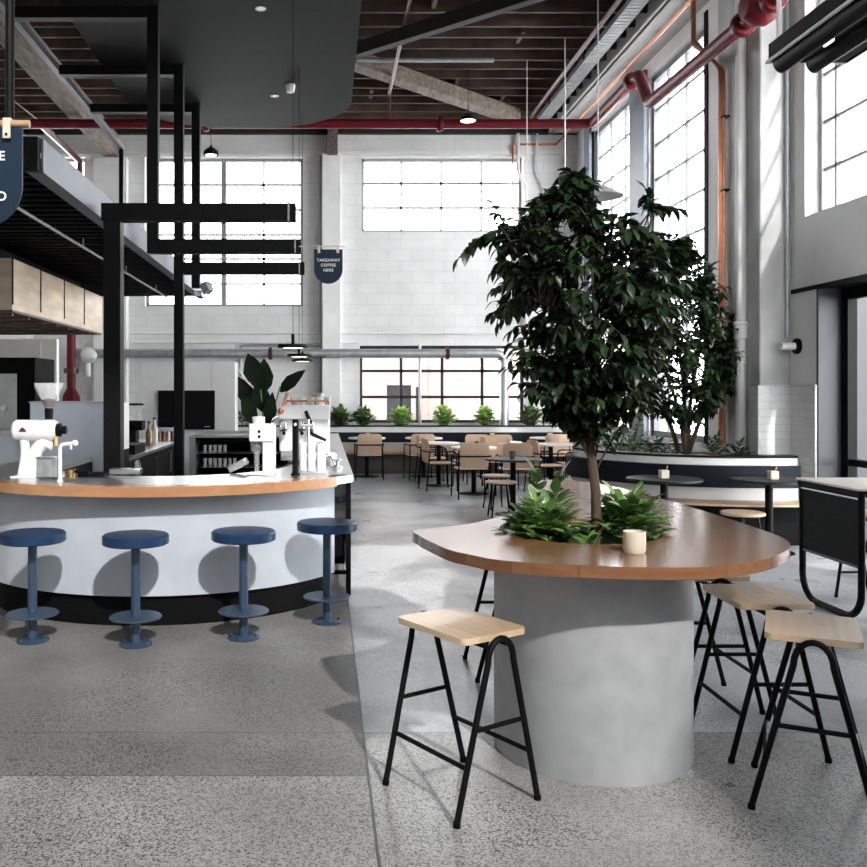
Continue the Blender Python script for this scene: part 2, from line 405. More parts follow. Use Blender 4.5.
def text(name, body, size, loc, rot, m, parent, extrude=0.001):
    cu = bpy.data.curves.new(name, 'FONT'); cu.body = body; cu.size = size; cu.align_x = 'CENTER'; cu.align_y = 'CENTER'
    cu.extrude = extrude; cu.space_character = 1.12; cu.offset = size * 0.018
    cu.materials.append(m)
    tmp = bpy.data.objects.new(name, cu); C.objects.link(tmp)
    me = bpy.data.meshes.new_from_object(tmp.evaluated_get(bpy.context.evaluated_depsgraph_get()))
    bpy.data.objects.remove(tmp)
    o = bpy.data.objects.new(name, me); C.objects.link(o); o.rotation_euler = rot
    o.parent = parent; o.location = Vector(loc) - (OFF[parent] if parent in OFF else Vector())
    return o
def smooth_closed(pts, n=6):
    out = []; m = len(pts)
    for i in range(m):
        p0, p1, p2, p3 = pts[i-1], pts[i], pts[(i+1) % m], pts[(i+2) % m]
        for j in range(n):
            t = j / n
            out.append(tuple(0.5 * (2*p1[k] + (p2[k]-p0[k])*t + (2*p0[k]-5*p1[k]+4*p2[k]-p3[k])*t*t + (3*p1[k]-p0[k]-3*p2[k]+p3[k])*t**3) for k in (0, 1)))
    return out
def flat(v): return Vector((v.x, v.y, 0))
WORLD, SUN, EXPO = 18, 4.0, 0
# ================================================================ the setting
YB, XR, XL, YR, ZC = 18.8, 5.3, -7.2, -8.0, 7.35
fl = MB(); fl.box(XL-0.3, XR+0.6, YR-0.3, YB+0.3, -0.2, 0.0)
struct('floor', fl, floor_material(), smooth=0)
def wall_cells(mb, u0, u1, v0, v1, holes, put):
    us = sorted({u0, u1, *[h[0] for h in holes], *[h[1] for h in holes]}); vs = sorted({v0, v1, *[h[2] for h in holes], *[h[3] for h in holes]})
    for a, b in zip(us, us[1:]):
        for c, d in zip(vs, vs[1:]):
            if not any(h[0] <= a and b <= h[1] and h[2] <= c and d <= h[3] for h in holes): put(mb, a, b, c, d)
W1 = (-3.72, -0.42, 3.42, 6.54); W2 = (0.81, 4.18, 4.98, 6.54); W3 = (0.77, 4.22, 0.98, 2.60); W6 = (-6.7, -4.97, 3.42, 6.54)
wb = MB(); wall_cells(wb, XL, XR+0.35, 0, ZC, [W1, W2, W3, W6], lambda m, a, b, c, d: m.box(a, b, YB, YB+0.32, c, d))
struct('wall_back', wb, WHITE_WALL, smooth=0)
W4a = (12.5, 14.7, 0.92, 6.76); W4b = (15.4, 17.75, 0.92, 6.76); W5 = (6.2, 9.9, 3.565, 6.3); D1 = (5.6, 9.64, 0.0, 2.75)
wr = MB(); wall_cells(wr, YR, YB, 0, ZC, [W4a, W4b, W5, D1], lambda m, a, b, c, d: m.box(XR, XR+0.34, a, b, c, d))
struct('wall_right', wr, SIDE_WALL, smooth=0)
wl = MB(); wl.box(XL-0.3, XL, YR, YB, 0, ZC); struct('wall_left', wl, PLASTER, smooth=0)
wq = MB(); wq.box(XL, XR, YR-0.3, YR, 0, ZC); struct('wall_rear', wq, PLASTER, smooth=0)
# roof: boards over joists, with an unseen skylight added over the front to admit sun
SKY_X0, SKY_X1, SKY_Y0, SKY_Y1 = -1.0, 4.95, -7.0, 0.6
rf = MB(); wall_cells(rf, XL-0.3, XR+0.35, YR-0.3, YB+0.3, [(SKY_X0, SKY_X1, SKY_Y0, SKY_Y1)], lambda m, a, b, c, d: m.box(a, b, c, d, ZC, ZC+0.12))
ceiling = struct('ceiling', rf, ROOF, smooth=0)
y = 1.2; k = 0
while y < YB - 0.1:
    j = MB(); j.box(XL, XR, y-0.028, y+0.028, ZC-0.19, ZC); link('joist', j, JOIST, ceiling, smooth=0)
    y += 0.46 + 0.05 * ((k * 7) % 3 - 1); k += 1
b = MB()
for (x, yy) in ((-0.4, 14.6), (1.6, 12.6), (2.4, 15.9), (0.9, 16.6), (3.1, 13.9), (3.4, 16.9), (-3, 14)):
    b.box(x-0.03, x+0.03, yy, yy+0.45, ZC-0.16, ZC-0.03)
link('nogging', b, JOIST, ceiling, smooth=0)
# pier, beam and plates
t = MB(); t.box(4.95, XR, 10.2, 11.3, 0, 7.0); struct('trim_1', t, RENDERED, bevel=0.02)
t = MB(); t.box(4.90, XR, 10.14, 10.34, 0, 1.72); struct('trim_8', t, PIER_BRICK, bevel=0.01)
t = MB(); t.box(XR-0.03, XR, 9.64, 10.15, 0, 1.72); struct('trim_15', t, WALL_BRICK, bevel=0.01)
t = MB(); t.box(4.72, XR, 9.0, YB, 7.0, ZC); t.box(4.68, 4.76, 9.0, YB, 7.0, 7.06); struct('trim_2', t, GREY_PAINT, smooth=0)
t = MB(); t.box(-0.02, 0.37, YB-0.28, YB, 0, 6.55); struct('trim_3', t, PLASTER, bevel=0.015)
t = MB(); t.box(0.09, 0.30, YB-0.42, YB-0.02, 6.50, 7.1); struct('trim_4', t, OLDWOOD, bevel=0.01)
t = MB(); t.box(-4.75, -4.05, YB-0.22, YB, 0, 6.48); struct('trim_5', t, PLASTER, bevel=0.015)
t = MB(); t.box(XL, XR, YB-0.14, YB, 7.0, ZC); struct('trim_6', t, DARKWOOD, smooth=0)
t = MB(); t.box(XL, XR-0.0, YB-0.05, YB, 6.58, 6.66); struct('trim_7', t, WHITE_PAINT, smooth=0)
t = MB(); t.box(-6.65, -6.05, YB-0.5, YB, 0, 3.2); struct('trim_9', t, PLASTER, smooth=0)
t = MB(); t.box(-0.07, -0.02, YB-0.24, YB, 0.0, 6.5); struct('trim_10', t, mat('recess_shade_grey', (0.20, 0.20, 0.20), 0.8), smooth=0)  # dark strip painted in place of the shade in the recess beside the pilaster
# ---- windows
FRAME_WHITE = mat('white_steel_glazing_bar', (0.30, 0.30, 0.30), 0.5, var=0.05)
FRAME_BLACK = mat('black_steel_glazing_bar', (0.02, 0.02, 0.022), 0.5, var=0.1)
FRAME_GREY = mat('grey_steel_glazing_bar', (0.17, 0.185, 0.205), 0.5, var=0.1)
def window(name, axis, depth, hole, us, vs, m, bw=0.045, thick=(), border=0.06):
    u0, u1, v0, v1 = hole
    def bar(mb, a, b, c, d, e=0.03):
        if axis == 'Y': mb.box(a, b, depth-e, depth+e, c, d)
        else: mb.box(depth-e, depth+e, a, b, c, d)
    f = MB()
    bar(f, u0, u1, v0, v0+border, .045); bar(f, u0, u1, v1-border, v1, .045); bar(f, u0, u0+border, v0, v1, .045); bar(f, u1-border, u1, v0, v1, .045)
    w = struct(name, f, m, smooth=0)
    g = MB()
    for u in us: bar(g, u-bw/2, u+bw/2, v0, v1, 0.02)
    for v in vs: bar(g, u0, u1, v-bw/2, v+bw/2, 0.02)
    for u in thick: bar(g, u-0.05, u+0.05, v0, v1, 0.05)
    link('glazing_bar', g, m, w, smooth=0)
    p = MB(); e = 0.003
    if axis == 'Y': p.box(u0, u1, depth-e, depth+e, v0, v1)
    else: p.box(depth-e, depth+e, u0, u1, v0, v1)
    link('pane', p, WINGLASS, w, smooth=0)
    return w
px = lambda x: (x - CX) * (YB + 0.2) / FOC
pz = lambda y: EYE - (y - CY) * (YB + 0.2) / FOC
window('window_1', 'Y', YB+0.2, W1, [px(264), px(184)], [pz(q) for q in (185, 210, 235, 259, 284)], FRAME_WHITE, thick=[px(224)])
window('window_2', 'Y', YB+0.2, W2, [px(401), px(441), px(481)], [pz(q) for q in (183.5, 208)], FRAME_WHITE)
w3 = window('window_3', 'Y', YB+0.2, W3, [px(401), px(442), px(482)], [pz(q) for q in (371, 397)], FRAME_BLACK, bw=0.06)
window('window_6', 'Y', YB+0.2, W6, [-5.8], [4.0, 4.5, 5.0, 5.55, 6.05], FRAME_WHITE)
vs = [6.76 - 0.56*i for i in range(1, 10)]
w4 = window('window_4', 'X', XR+0.12, W4a, [13.4, 14.1], vs, FRAME_GREY, bw=0.035, border=0.09)
window('window_7', 'X', XR+0.12, W4b, [16.1, 16.9], vs, FRAME_GREY, bw=0.035, border=0.09)
window('window_5', 'X', XR+0.2, W5, [7.3, 8.3, 9.62], [4.07, 4.59, 5.11, 5.63], FRAME_WHITE, bw=0.035)
t = MB(); t.box(XR-0.06, XR+0.02, 14.7, 15.4, 0, 6.9); struct('trim_11', t, PIERBLUE, smooth=0)
t = MB(); t.box(XR-0.05, XR+0.05, 17.75, 18.1, 0, 6.9); struct('trim_12', t, PIERBLUE, smooth=0)
t = MB(); t.box(XR-0.012, XR+0.3, 12.38, 12.5, 0.9, 6.9); struct('trim_13', t, BLACK_MATT, smooth=0)
# ---- door opening with steel lintel, jamb and glazed leaf
t = MB(); t.box(XR-0.02, XR+0.34, 5.6, 10.16, 2.745, 2.79); struct('trim_14', t, BLACK, smooth=0)
d = MB(); d.box(XR-0.004, XR+0.36, 9.62, 9.66, 0, 2.745)
door = struct('door_1', d, GREYTRIM, smooth=0)
d = MB(); d.box(XR+0.24, XR+0.34, 9.50, 9.62, 0, 2.74); d.box(XR+0.24, XR+0.34, 8.3, 8.42, 0, 2.74); d.box(XR+0.24, XR+0.34, 5.6, 5.7, 0, 2.74)
d.box(XR+0.25, XR+0.33, 5.6, 9.6, 0.86, 0.93); d.box(XR+0.25, XR+0.33, 5.6, 9.6, 0, 0.1); d.box(XR+0.25, XR+0.33, 5.6, 9.6, 2.62, 2.74)
link('door_frame', d, BLACK, door, smooth=0)
d = MB(); d.box(XR+0.285, XR+0.291, 5.65, 9.6, 0.05, 2.7); link('pane', d, WINGLASS, door, smooth=0)
d = MB(); d.box(XR+0.36, XR+0.95, 9.75, 9.80, 0, 2.9); link('outer_reveal', d, GREYTRIM, door, smooth=0)
# ---- outside, seen through the low window
w = MB(); wall_cells(w, -1.0, 8.0, 0, 3.4, [(1.63, 2.26, 0.3, 1.80), (2.37, 2.52, 0.3, 1.75)], lambda m, a, b, c, d: m.box(a, b, 23.0, 23.3, c, d))
eb = single('brick_building', w, EXTBRICK, 'pale pink brick building outside the low window', 'building', smooth=0)
w = MB(); w.box(1.6, 2.28, 23.12, 23.3, 0.3, 1.82); w.box(2.35, 2.54, 23.12, 23.3, 0.3, 1.77); link('dark_window', w, mat('dark_outside_window', (0.05, 0.05, 0.055), 0.3), eb, smooth=0)
w = MB(); w.box(XL-3, 14, -12, 40, -0.4, -0.25); struct('ground', w, mat('outside_paving', (0.40, 0.39, 0.38), 0.9), smooth=0)
w = MB(); w.cyl((2.70, 22.8, -0.2), (2.70, 22.8, 3.3), 0.08, 12); single('drain_pipe', w, mat('pale_brown_pipe', (0.42, 0.33, 0.28), 0.6), 'pale brown vertical pipe on the brick building outside the low window', 'pipe')

# ================================================================ timbers and roof services
def bar_thing(name, p, q, w, h, m, label, cat='beam', bevel=0.01):
    b = MB(); b.beam(p, q, w, h); return single(name, b, m, label, cat, bevel=bevel)
bar_thing('roof_beam', (-4.36, 9.0, 6.71), (-4.36, YB-0.22, 6.71), 0.28, 0.46, OLDWOOD, 'weathered grey timber beam running lengthwise above the kitchen canopy')
bar_thing('diagonal_brace', (-0.6, 13.6, 7.02), (3.75, 17.6, 7.02), 0.28, 0.24, OLDWOOD, 'weathered brown diagonal timber brace under the roof, ending by the red pipe')
bar_thing('diagonal_brace', (-0.3, 14.25, 6.78), (3.7, 10.77, 6.78), 0.15, 0.2, DARKWOOD, 'dark diagonal timber brace under the roof crossing the paler one')
def pipe_thing(name, pts, r, m, label, cat='pipe', rb=0.1, seg=12):
    t = MB(); t.tube(bend(pts, rb), r, seg); return single(name, t, m, label, cat)
pr = thing('sprinkler_main', 'thick red sprinkler pipe across the hall under the roof, turning along the window wall', 'pipe', (0, 15.9, 6.37))
t = MB(); t.tube(bend([(-6.5, 15.9, 6.37), (4.74, 15.9, 6.37), (4.74, 13.5, 6.40), (4.55, 12.55, 5.66), (4.55, 8.4, 5.60)], 0.13), 0.083, 16); link('pipe_run', t, RED, pr)
for (c, ax) in (((4.55, 9.75, 5.62), (0, 1, 0)), ((4.55, 9.1, 5.61), (0, 1, 0)), ((4.74, 13.8, 6.40), (0, 1, 0)), ((2.07, 15.9, 6.37), (1, 0, 0)), ((-2.07, 15.9, 6.37), (1, 0, 0))):
    t = MB(); t.lathe(c, [(0, -.05), (.125, -.05), (.135, -.02), (.135, .02), (.125, .05), (0, .05)], 18, ax); link('coupling', t, RED, pr)
t = MB(); t.lathe((4.55, 9.35, 5.65), [(0, -.2), (.12, -.18), (.2, -.06), (.2, .06), (.12, .18), (0, .2)], 20, (1, 0, 0)); link('valve', t, RED, pr)
pipe_thing('red_riser', [(-5.0, 18.5, 3.35), (-5.0, 18.5, 5.35), (-5.0, 18.5, 6.38), (-5.0, 16.0, 6.37)], 0.06, DKRED, 'dark red riser pipe left of the back windows, rising from canopy to the main')
rr = thing('red_standpipe', 'thick red standpipe with flange under the bronze hood', 'pipe', (-5.12, 18.3, 0))
t = MB(); t.cyl((-5.12, 18.3, 1.2), (-5.12, 18.3, 3.1), 0.088, 16); link('pipe_run', t, RED, rr)
t = MB(); t.lathe((-5.12, 18.3, 2.06), [(0, -.05), (.15, -.05), (.15, .05), (0, .05)], 18); link('flange', t, DKRED, rr)
t = MB(); t.lathe((-5.12, 18.3, 1.3), [(.19, 0), (.17, 0.25), (.09, .4)], 18); link('collar', t, RED, rr)
pipe_thing('sprinkler_branch', [(1.17, 11.0, 6.9), (1.17, 15.88, 6.9), (1.17, 15.9, 6.44)], 0.028, DKRED, 'thin dark red sprinkler branch running lengthwise right of the charcoal soffit')
pipe_thing('sprinkler_branch', [(4.05, 11.0, 7.0), (4.05, 17.4, 7.0), (4.05, 17.5, 6.95)], 0.035, DKRED, 'thin dark red sprinkler branch running beside the perforated cable tray')
pipe_thing('grey_conduit', [(0.5, 14.5, 6.98), (2.75, 14.5, 6.98)], 0.035, GALV, 'grey conduit running crosswise under the roof joists', 'conduit')
ct = thing('cable_tray', 'perforated galvanised cable tray hung under the roof near the windows', 'cable tray', (4.3, 12, 6.95))
t = MB(); t.box(4.18, 4.43, 10.5, 17.6, 6.95, 6.965); t.box(4.18, 4.19, 10.5, 17.6, 6.95, 7.02); t.box(4.42, 4.43, 10.5, 17.6, 6.95, 7.02)
yy = 10.6
while yy < 17.5: t.box(4.19, 4.42, yy, yy+0.05, 6.943, 6.951); yy += 0.11
link('tray', t, GALV, ct, smooth=0)
for yy in (12.2, 14.4, 16.6):
    t = MB(); t.cyl((4.18, yy, 6.95), (4.18, yy, ZC-0.1), 0.02, 6); link('hanger_rod', t, BLACK, ct); t = MB(); t.cyl((4.43, yy, 6.95), (4.43, yy, ZC-0.1), 0.008, 6); link('hanger_rod', t, BLACK, ct)
# copper services
pipe_thing('copper_conduit', [(3.95, YB-0.08, 5.4), (3.95, YB-0.08, 6.78), (4.85, YB-0.08, 6.78), (4.85, 11.9, 6.80), (4.85, 9.5, 6.80)], 0.022, COPPER, 'thin copper conduit dropping beside the upper right back window and running along the window heads', 'conduit', 0.06, 8)
cp = thing('copper_pipe', 'copper pipe pair dropping down the pale pier beside the planter tree', 'pipe', (4.9, 11.1, 0))
t = MB(); t.tube(bend([(4.885, 11.85, 6.80), (4.885, 11.85, 6.26), (4.885, 11.05, 5.60), (4.885, 11.05, 1.0)], 0.08), 0.026, 10)
link('pipe_run', t, COPPER, cp)
t = MB(); t.tube(bend([(4.893, 11.92, 6.80), (4.893, 11.92, 6.24), (4.893, 10.985, 5.57), (4.893, 10.985, 1.0)], 0.08), 0.018, 8); link('second_pipe', t, COPPER, cp)
for z in (5.0, 4.1, 2.6): t = MB(); t.box(4.87, 4.95, 10.95, 11.09, z-.010, z+.010); link('clip', t, BLACK, cp, smooth=0)
dp = thing('downpipe', 'white painted downpipe with socket joint on the side of the pier', 'pipe', (4.88, 10.5, 0))
t = MB(); t.cyl((4.885, 10.52, 0.0), (4.885, 10.52, 7.0), 0.062, 16); link('pipe_run', t, WHITE_PAINT, dp)
t = MB(); t.lathe((4.885, 10.52, 2.35), [(.062, -.1), (.078, -.09), (.078, .07), (.088, .08), (.088, .11), (.062, .12)], 18); link('socket', t, WHITE_PAINT, dp)
pipe_thing('grey_conduit', [(5.24, 10.16, 2.25), (5.24, 10.16, 7.0)], 0.02, GALV, 'grey conduit rising in the corner above the wall light', 'conduit')
pipe_thing('galvanised_pipe', [(-5.2, YB-0.32, 2.42), (-4.6, YB-0.32, 2.42), (3.72, YB-0.32, 2.42), (3.72, YB-0.32, 0.9)], 0.095, GALV, 'thick galvanised pipe along the back wall turning down at the low window', 'pipe', 0.2, 16)
for x in (-1.08, 2.55):
    t = MB(); t.lathe((x, YB-0.32, 2.42), [(.1, -.04), (.13, -.03), (.13, .03), (.1, .04)], 16, (1, 0, 0)); single('pipe_clamp', t, DKRED, 'dark red clamp on the galvanised pipe, ' + ('above the tall potted plant' if x < 0 else 'in front of the low window'), 'clamp')
pipe_thing('white_conduit', [(-4.0, YB-0.06, 2.85), (3.6, YB-0.06, 2.85)], 0.02, WHITE_PAINT, 'white conduit along the back wall, upper of two', 'conduit')
pipe_thing('white_conduit', [(-4.0, YB-0.06, 2.66), (0.75, YB-0.06, 2.66)], 0.018, WHITE_PAINT, 'white conduit along the back wall, lower of two', 'conduit')
pipe_thing('grey_conduit', [(-1.72, YB-0.05, 1.9), (-1.72, YB-0.05, 2.60), (0.35, YB-0.05, 2.60)], 0.025, GALV, 'grey conduit on the back wall behind the black disc pendants', 'conduit')
pipe_thing('white_pipe', [(2.0, YB-0.22, 0.95), (2.0, YB-0.22, 2.62)], 0.03, WHITE_PAINT, 'thin white vertical pipe in front of the low window')
pipe_thing('white_cable', [(-1.85, YB-0.1, 2.6), (-1.85, YB-0.1, 2.2), (-1.45, YB-0.1, 1.7), (-1.45, YB-0.1, 0.95)], 0.015, WHITE_PAINT, 'loose white cable hanging on the back wall beside the white kiosk', 'cable', 0.3)
for (x, xx) in ((4.22, 4.05), (4.6, 4.45)):
    pipe_thing('white_pipe', [(x, YB-0.1, 2.9), (x, YB-0.1, 5.9), (xx, YB-0.1, 6.2), (xx, YB-0.1, 7.0)], 0.035 if x < 4.5 else 0.02, WHITE_PAINT, 'white pipe in the back right corner, ' + ('left one with a kink' if x < 4.5 else 'right thinner one'))
pipe_thing('white_rod', [(-5.6, 16.2, 6.9), (-5.05, 16.9, 6.5)], 0.012, WHITE_PAINT, 'short white rod hanging under the roof left of the weathered beam', 'rod')
gp = thing('white_pipe', 'white pipe elbow on the back wall under the hood right of the red standpipe', 'pipe', (-4.7, 18.4, 0))
t = MB(); t.tube(bend([(-4.85, 18.5, 1.95), (-4.85, 18.5, 2.3), (-4.7, 18.4, 2.4)], 0.1), 0.07, 14); link('pipe_run', t, WHITE_PAINT, gp)
t = MB(); t.lathe((-4.76, 18.4, 2.38), [(0, -.12), (.17, -.10), (.15, .04), (.06, .14), (0, .15)], 16, (0.8, -.5, -.1)); link('cowl', t, WHITE_PAINT, gp)

# ================================================================ charcoal soffit and its lamps
def soffit_outline(x0, x1, y0, y1, r):
    return arc(x1-r, y0+r, r, -PI/2, 0, 10) + arc(x1-r, y1-r, r, 0, PI/2, 12) + arc(x0+r, y1-r, r, PI/2, PI, 12) + arc(x0+r, y0+r, r, PI, 1.5*PI, 10)
s = MB(); s.prism(soffit_outline(-2.75, 0.40, 6.4, 13.85, 1.3), 5.70, 5.86)
so = single('soffit', s, CHAR, 'large charcoal panelled soffit hung above the bar', 'ceiling panel', smooth=30)
for i, (X_, Y_, z_) in enumerate(((-2.2, 9, 7.3), (0, 9, 7.3), (0, 12, 7.3), (-2.2, 12, 7.3))):
    t = MB(); t.cyl((X_, Y_, 5.85), (X_, Y_, 7.34), 0.012, 6); link('hanger_rod', t, BLACK, so)
for (x, y_, lab) in ((on_y(260.5, 8.5, 9.5).x, 9.53, 'nearer of two small recessed downlights in the charcoal soffit'), (on_y(274.5, 96, 12.3).x, 12.35, 'farther of two small recessed downlights in the charcoal soffit')):
    l = thing('downlight', lab, 'light', (x, y_, 5.70))
    t = MB(); t.lathe((x, y_, 5.70), [(.045, -.004), (.06, -.008), (.06, 0.0)], 20); link('rim', t, GREY_PAINT, l)
    t = MB(); t.lathe((x, y_, 5.70), [(0, -.003), (.045, -.004)], 20); link('lens', t, DIMLENS, l)
sp = on_y(290.5, 86, 11.9)
t = MB(); t.lathe((sp.x, 11.9, 5.70), [(0, -.10), (.05, -.10), (.065, -.02), (.06, 0)], 18); single('ceiling_speaker', t, WHITE_PAINT, 'small white cylindrical fitting under the charcoal soffit', 'light')
# ================================================================ black portal frames over the bar
def portal(y_, col_to_floor, label, beam=True, upper=True):
    f = thing('portal_frame', label, 'frame', (-1.79, y_, 0), group='black steel portal frames over the bar'); w = 0.0725
    if not upper:
        t = MB(); t.box(-1.79-w, -1.79+w, y_-w, y_+w, 0, 3.10); link('post', t, BLACK, f, 0.004)
    else:
        u = 0.058
        t = MB(); t.box(-1.79-u, -1.79+u, y_-u, y_+u, 0 if col_to_floor else 3.10, 5.70); link('post', t, BLACK, f, 0.004)
        t = MB(); t.box(-3.27, -1.79-u, y_-u, y_+u, 5.57, 5.69); link('top_beam', t, BLACK, f, 0.004)
    if beam:
        x0 = -1.79-w-0.02 if not upper else -1.79+0.058
        t = MB(); t.box(x0, -0.23, y_-w, y_+w, 3.10, 3.245); link('beam', t, BLACK, f, 0.004)
        t = MB(); t.box(-0.30, -0.285, y_-w-.004, y_+w+.004, 3.098, 3.247); link('joint_band', t, GREY_PAINT, f, smooth=0)
    return f
portal(7.7, True, 'nearest black frame, its column standing inside the bar and carrying the nearest long beam', upper=False)
portal(9.5, False, 'second black frame, its beam carrying the takeaway coffee sign')
portal(11.2, True, 'third black frame whose post runs from soffit to the floor behind the bar')
portal(12.7, False, 'farthest black frame with the shortest visible post', beam=False)
tr = thing('steel_rail', 'dark steel channel tying the tops of the black frames, ending on a thin post', 'beam', (-3.33, 11, 3.34))
t = MB(); t.box(-3.345, -3.27, 8.6, 14.86, 5.61, 5.69); link('channel', t, GREYTRIM, tr, smooth=0)
t = MB(); t.box(-3.345, -3.275, 14.75, 14.82, 3.34, 5.61); link('post', t, BLACK, tr, smooth=0)
# ================================================================ kitchen canopy and hood
cn = thing('kitchen_canopy', 'black ribbed canopy with blue-grey steel edge beam over the kitchen', 'canopy', (-4.5, 10, 3.17))
t = MB(); t.box(-6.9, -2.05, 6.26, 14.9, 3.26, 3.34)
yy = 6.3
while yy < 14.8: t.box(-6.9, -2.05, yy, yy+0.09, 3.205, 3.262); yy += 0.2
link('deck', t, BLACK_MATT, cn, smooth=0)
t = MB(); t.box(-1.96, -1.945, 6.26, 14.9, 3.17, 3.405); t.box(-2.06, -1.95, 6.26, 14.9, 3.17, 3.185); t.box(-2.06, -1.95, 6.26, 14.9, 3.39, 3.405); link('edge_beam', t, FASCIA, cn, smooth=0)
t = MB(); t.box(-6.9, -1.965, 6.20, 6.26, 3.17, 3.405); link('end_beam', t, BLACK, cn, smooth=0)
for z in (3.24, 3.33):
    t = MB(); t.lathe((-2.04, 6.198, z), [(0, .012), (.012, .012), (.014, 0)], 8, (0, -1, 0)); link('bolt', t, BLACK, cn)
t = MB(); t.cyl((-2.45, 6.6, 3.12), (-2.45, 14.2, 3.12), 0.014, 8); link('rail', t, GALV, cn)
t = MB()
for yy in (7.2, 9.2, 11.2, 13.2): t.cyl((-2.45, yy, 3.12), (-2.45, yy, 3.21), 0.008, 6)
link('rail_hanger', t, GALV, cn)
hd = thing('extractor_hood', 'large bronze-panelled extractor hood under the black canopy', 'hood', (-4.6, 11, 2.48))
t = MB(); t.box(-6.2, -3.27, 9.47, 13.3, 2.50, 3.05); link('cladding', t, HOOD, hd, 0.006)
for yy in (9.48, 10.42, 11.37, 12.32): t = MB(); t.box(-3.275, -3.262, yy-.011, yy+.011, 2.56, 3.05); link('joint_strip', t, DARKWOOD, hd, smooth=0)
t = MB(); t.box(-6.2, -3.27, 9.47, 13.3, 2.48, 2.505)
for i in range(7): t.box(-6.15, -3.32, 9.6+i*0.53, 9.66+i*0.53, 2.455, 2.485)
link('lining', t, HOOD_UNDER, hd, smooth=0)
t = MB(); t.box(-6.0, -3.5, 9.7, 13.0, 3.05, 3.2); link('duct_spigot', t, BLACK, hd, smooth=0)
# ================================================================ the curved bar
BX, BY = -1.30, 7.86
def bar_outline(ro, ri, half, yend, hin):
    """U-shaped plan: a round front of radius ro clipped to |x-BX|<half, legs running back, inner edge radius ri"""
    a = math.acos(half / ro)
    front = arc(BX, BY, ro, PI + a, 2*PI - a, 40)
    inner = arc(BX, BY, ri, 2*PI, PI, 30)
    ar = min(0.0, 0)
    return [(BX-half, 8.9)] + front + [(BX+half, yend), (BX+hin, yend), (BX+hin, BY)] + inner[1:-1] + [(BX-hin, BY), (BX-hin, 8.9)]
bar = thing('bar_counter', 'curved coffee bar with pale blue concrete front and wooden edge, blue stools before it', 'bar', (BX, BY, 0))
t = MB(); t.prism(bar_outline(1.72, 0.98, 1.535, 13.8, 0.98), 0.955, 1.0); link('steel_top', t, STEEL, bar, 0.003, seg=1)
a0, a1 = math.radians(213), math.radians(320)
def ring(ro, ri, b0, b1, n=60): return arc(BX, BY, ro, b0, b1, n) + arc(BX, BY, ri, b1, b0, n)
t = MB(); t.prism(ring(1.775, 1.66, math.radians(205), math.radians(322.5)), 0.93, 1.002); link('wood_edge', t, NOSING, bar, 0.004, seg=1)
t = MB(); t.prism(ring(1.77, 1.66, math.radians(322.5), math.radians(330.3), 12), 0.945, 1.0); link('steel_edge', t, STEEL, bar, 0.003, seg=1)
t = MB(); t.prism(ring(1.575, 1.50, math.radians(197), math.radians(332)), 0.215, 0.93); link('front_panel', t, CONC, bar)
t = MB(); t.prism(ring(1.535, 1.49, math.radians(197), math.radians(328)), 0.0, 0.215); link('kick_board', t, BLACK_MATT, bar)
t = MB(); t.prism(ring(1.05, 1.02, PI, 2*PI), 0.0, 0.95); link('inner_panel', t, BLACK_MATT, bar)
t = MB(); t.box(BX-1.53, BX-1.48, BY, 8.9, 0.0, 0.95); t.box(BX-1.03, BX-0.98, BY, 8.9, 0, 0.95); link('end_panel', t, BLACK_MATT, bar, smooth=0)
# service leg of the bar: black frame with dark glass display
t = MB()
for yy in (7.28, 13.7):
    for x in (0.205, -0.29): t.box(x-.02, x+.02, yy-.02, yy+.02, 0, 0.955)
t.box(0.19, 0.222, 7.3, 13.7, 0.90, 0.955); t.box(-0.29, 0.222, 7.265, 7.295, 0.17, 0.20); t.box(0.19, 0.222, 7.3, 13.7, 0.17, 0.20)
link('leg_frame', t, BLACK, bar, smooth=0)
t = MB(); t.box(-0.30, 0.18, 7.45, 13.65, 0.22, 0.95); link('under_cabinet', t, BLACK_MATT, bar, smooth=0)
t = MB(); t.box(0.02, 0.185, 7.29, 7.30, 0.58, 0.93); t.box(0.19, 0.196, 7.32, 8.6, 0.30, 0.93); link('glass_panel', t, DARKGLASS, bar, smooth=0)
t = MB(); t.box(0.0, 0.17, 7.33, 7.44, 0.3, 0.56); link('dark_shelf_box', t, BLACK_MATT, bar, smooth=0)
# ---- blue bar stools
def blue_stool(label):
    s = thing('bar_stool', label, 'stool', group='blue pedestal stools at the curved bar', proto=True)
    t = MB(); t.lathe((0, 0, 0), [(0, .655), (.205, .655), (.215, .662), (.215, .708), (.205, .718), (0, .722)], 40); link('seat', t, STOOLBLUE, s)
    t = MB(); t.cyl((0, 0, .01), (0, 0, .66), .030, 20); link('pole', t, POLEBLUE, s)
    t = MB(); t.lathe((0, 0, 0), [(.03, .176), (.165, .176), (.170, .181), (.165, .187), (.03, .187)], 40); link('foot_plate', t, POLEBLUE, s)
    t = MB(); t.lathe((0, 0, 0), [(0, 0), (.106, 0), (.108, .008), (.10, .014), (.03, .018), (0, .018)], 32); link('base_plate', t, POLEBLUE, s)
    for i in range(4):
        a = PI/4 + i*PI/2; t = MB(); t.lathe((.082*math.cos(a), .082*math.sin(a), .012), [(.010, 0), (.010, .012), (.005, .016), (0, .016)], 8); link('bolt', t, POLEBLUE, s)
    return s
bs = blue_stool('blue pedestal bar stool farthest left at the curved bar, cut by the frame edge'); bs.location = on_floor(32.5, 641)
dup(bs, on_floor(135.7, 644.6), 0.3, 'blue pedestal bar stool second from the left at the curved bar')
dup(bs, on_floor(243.6, 638), 0.6, 'blue pedestal bar stool third from the left at the curved bar')
dup(bs, on_floor(327, 622), 0.9, 'blue pedestal bar stool at the right end of the bar, before the dark glass display')
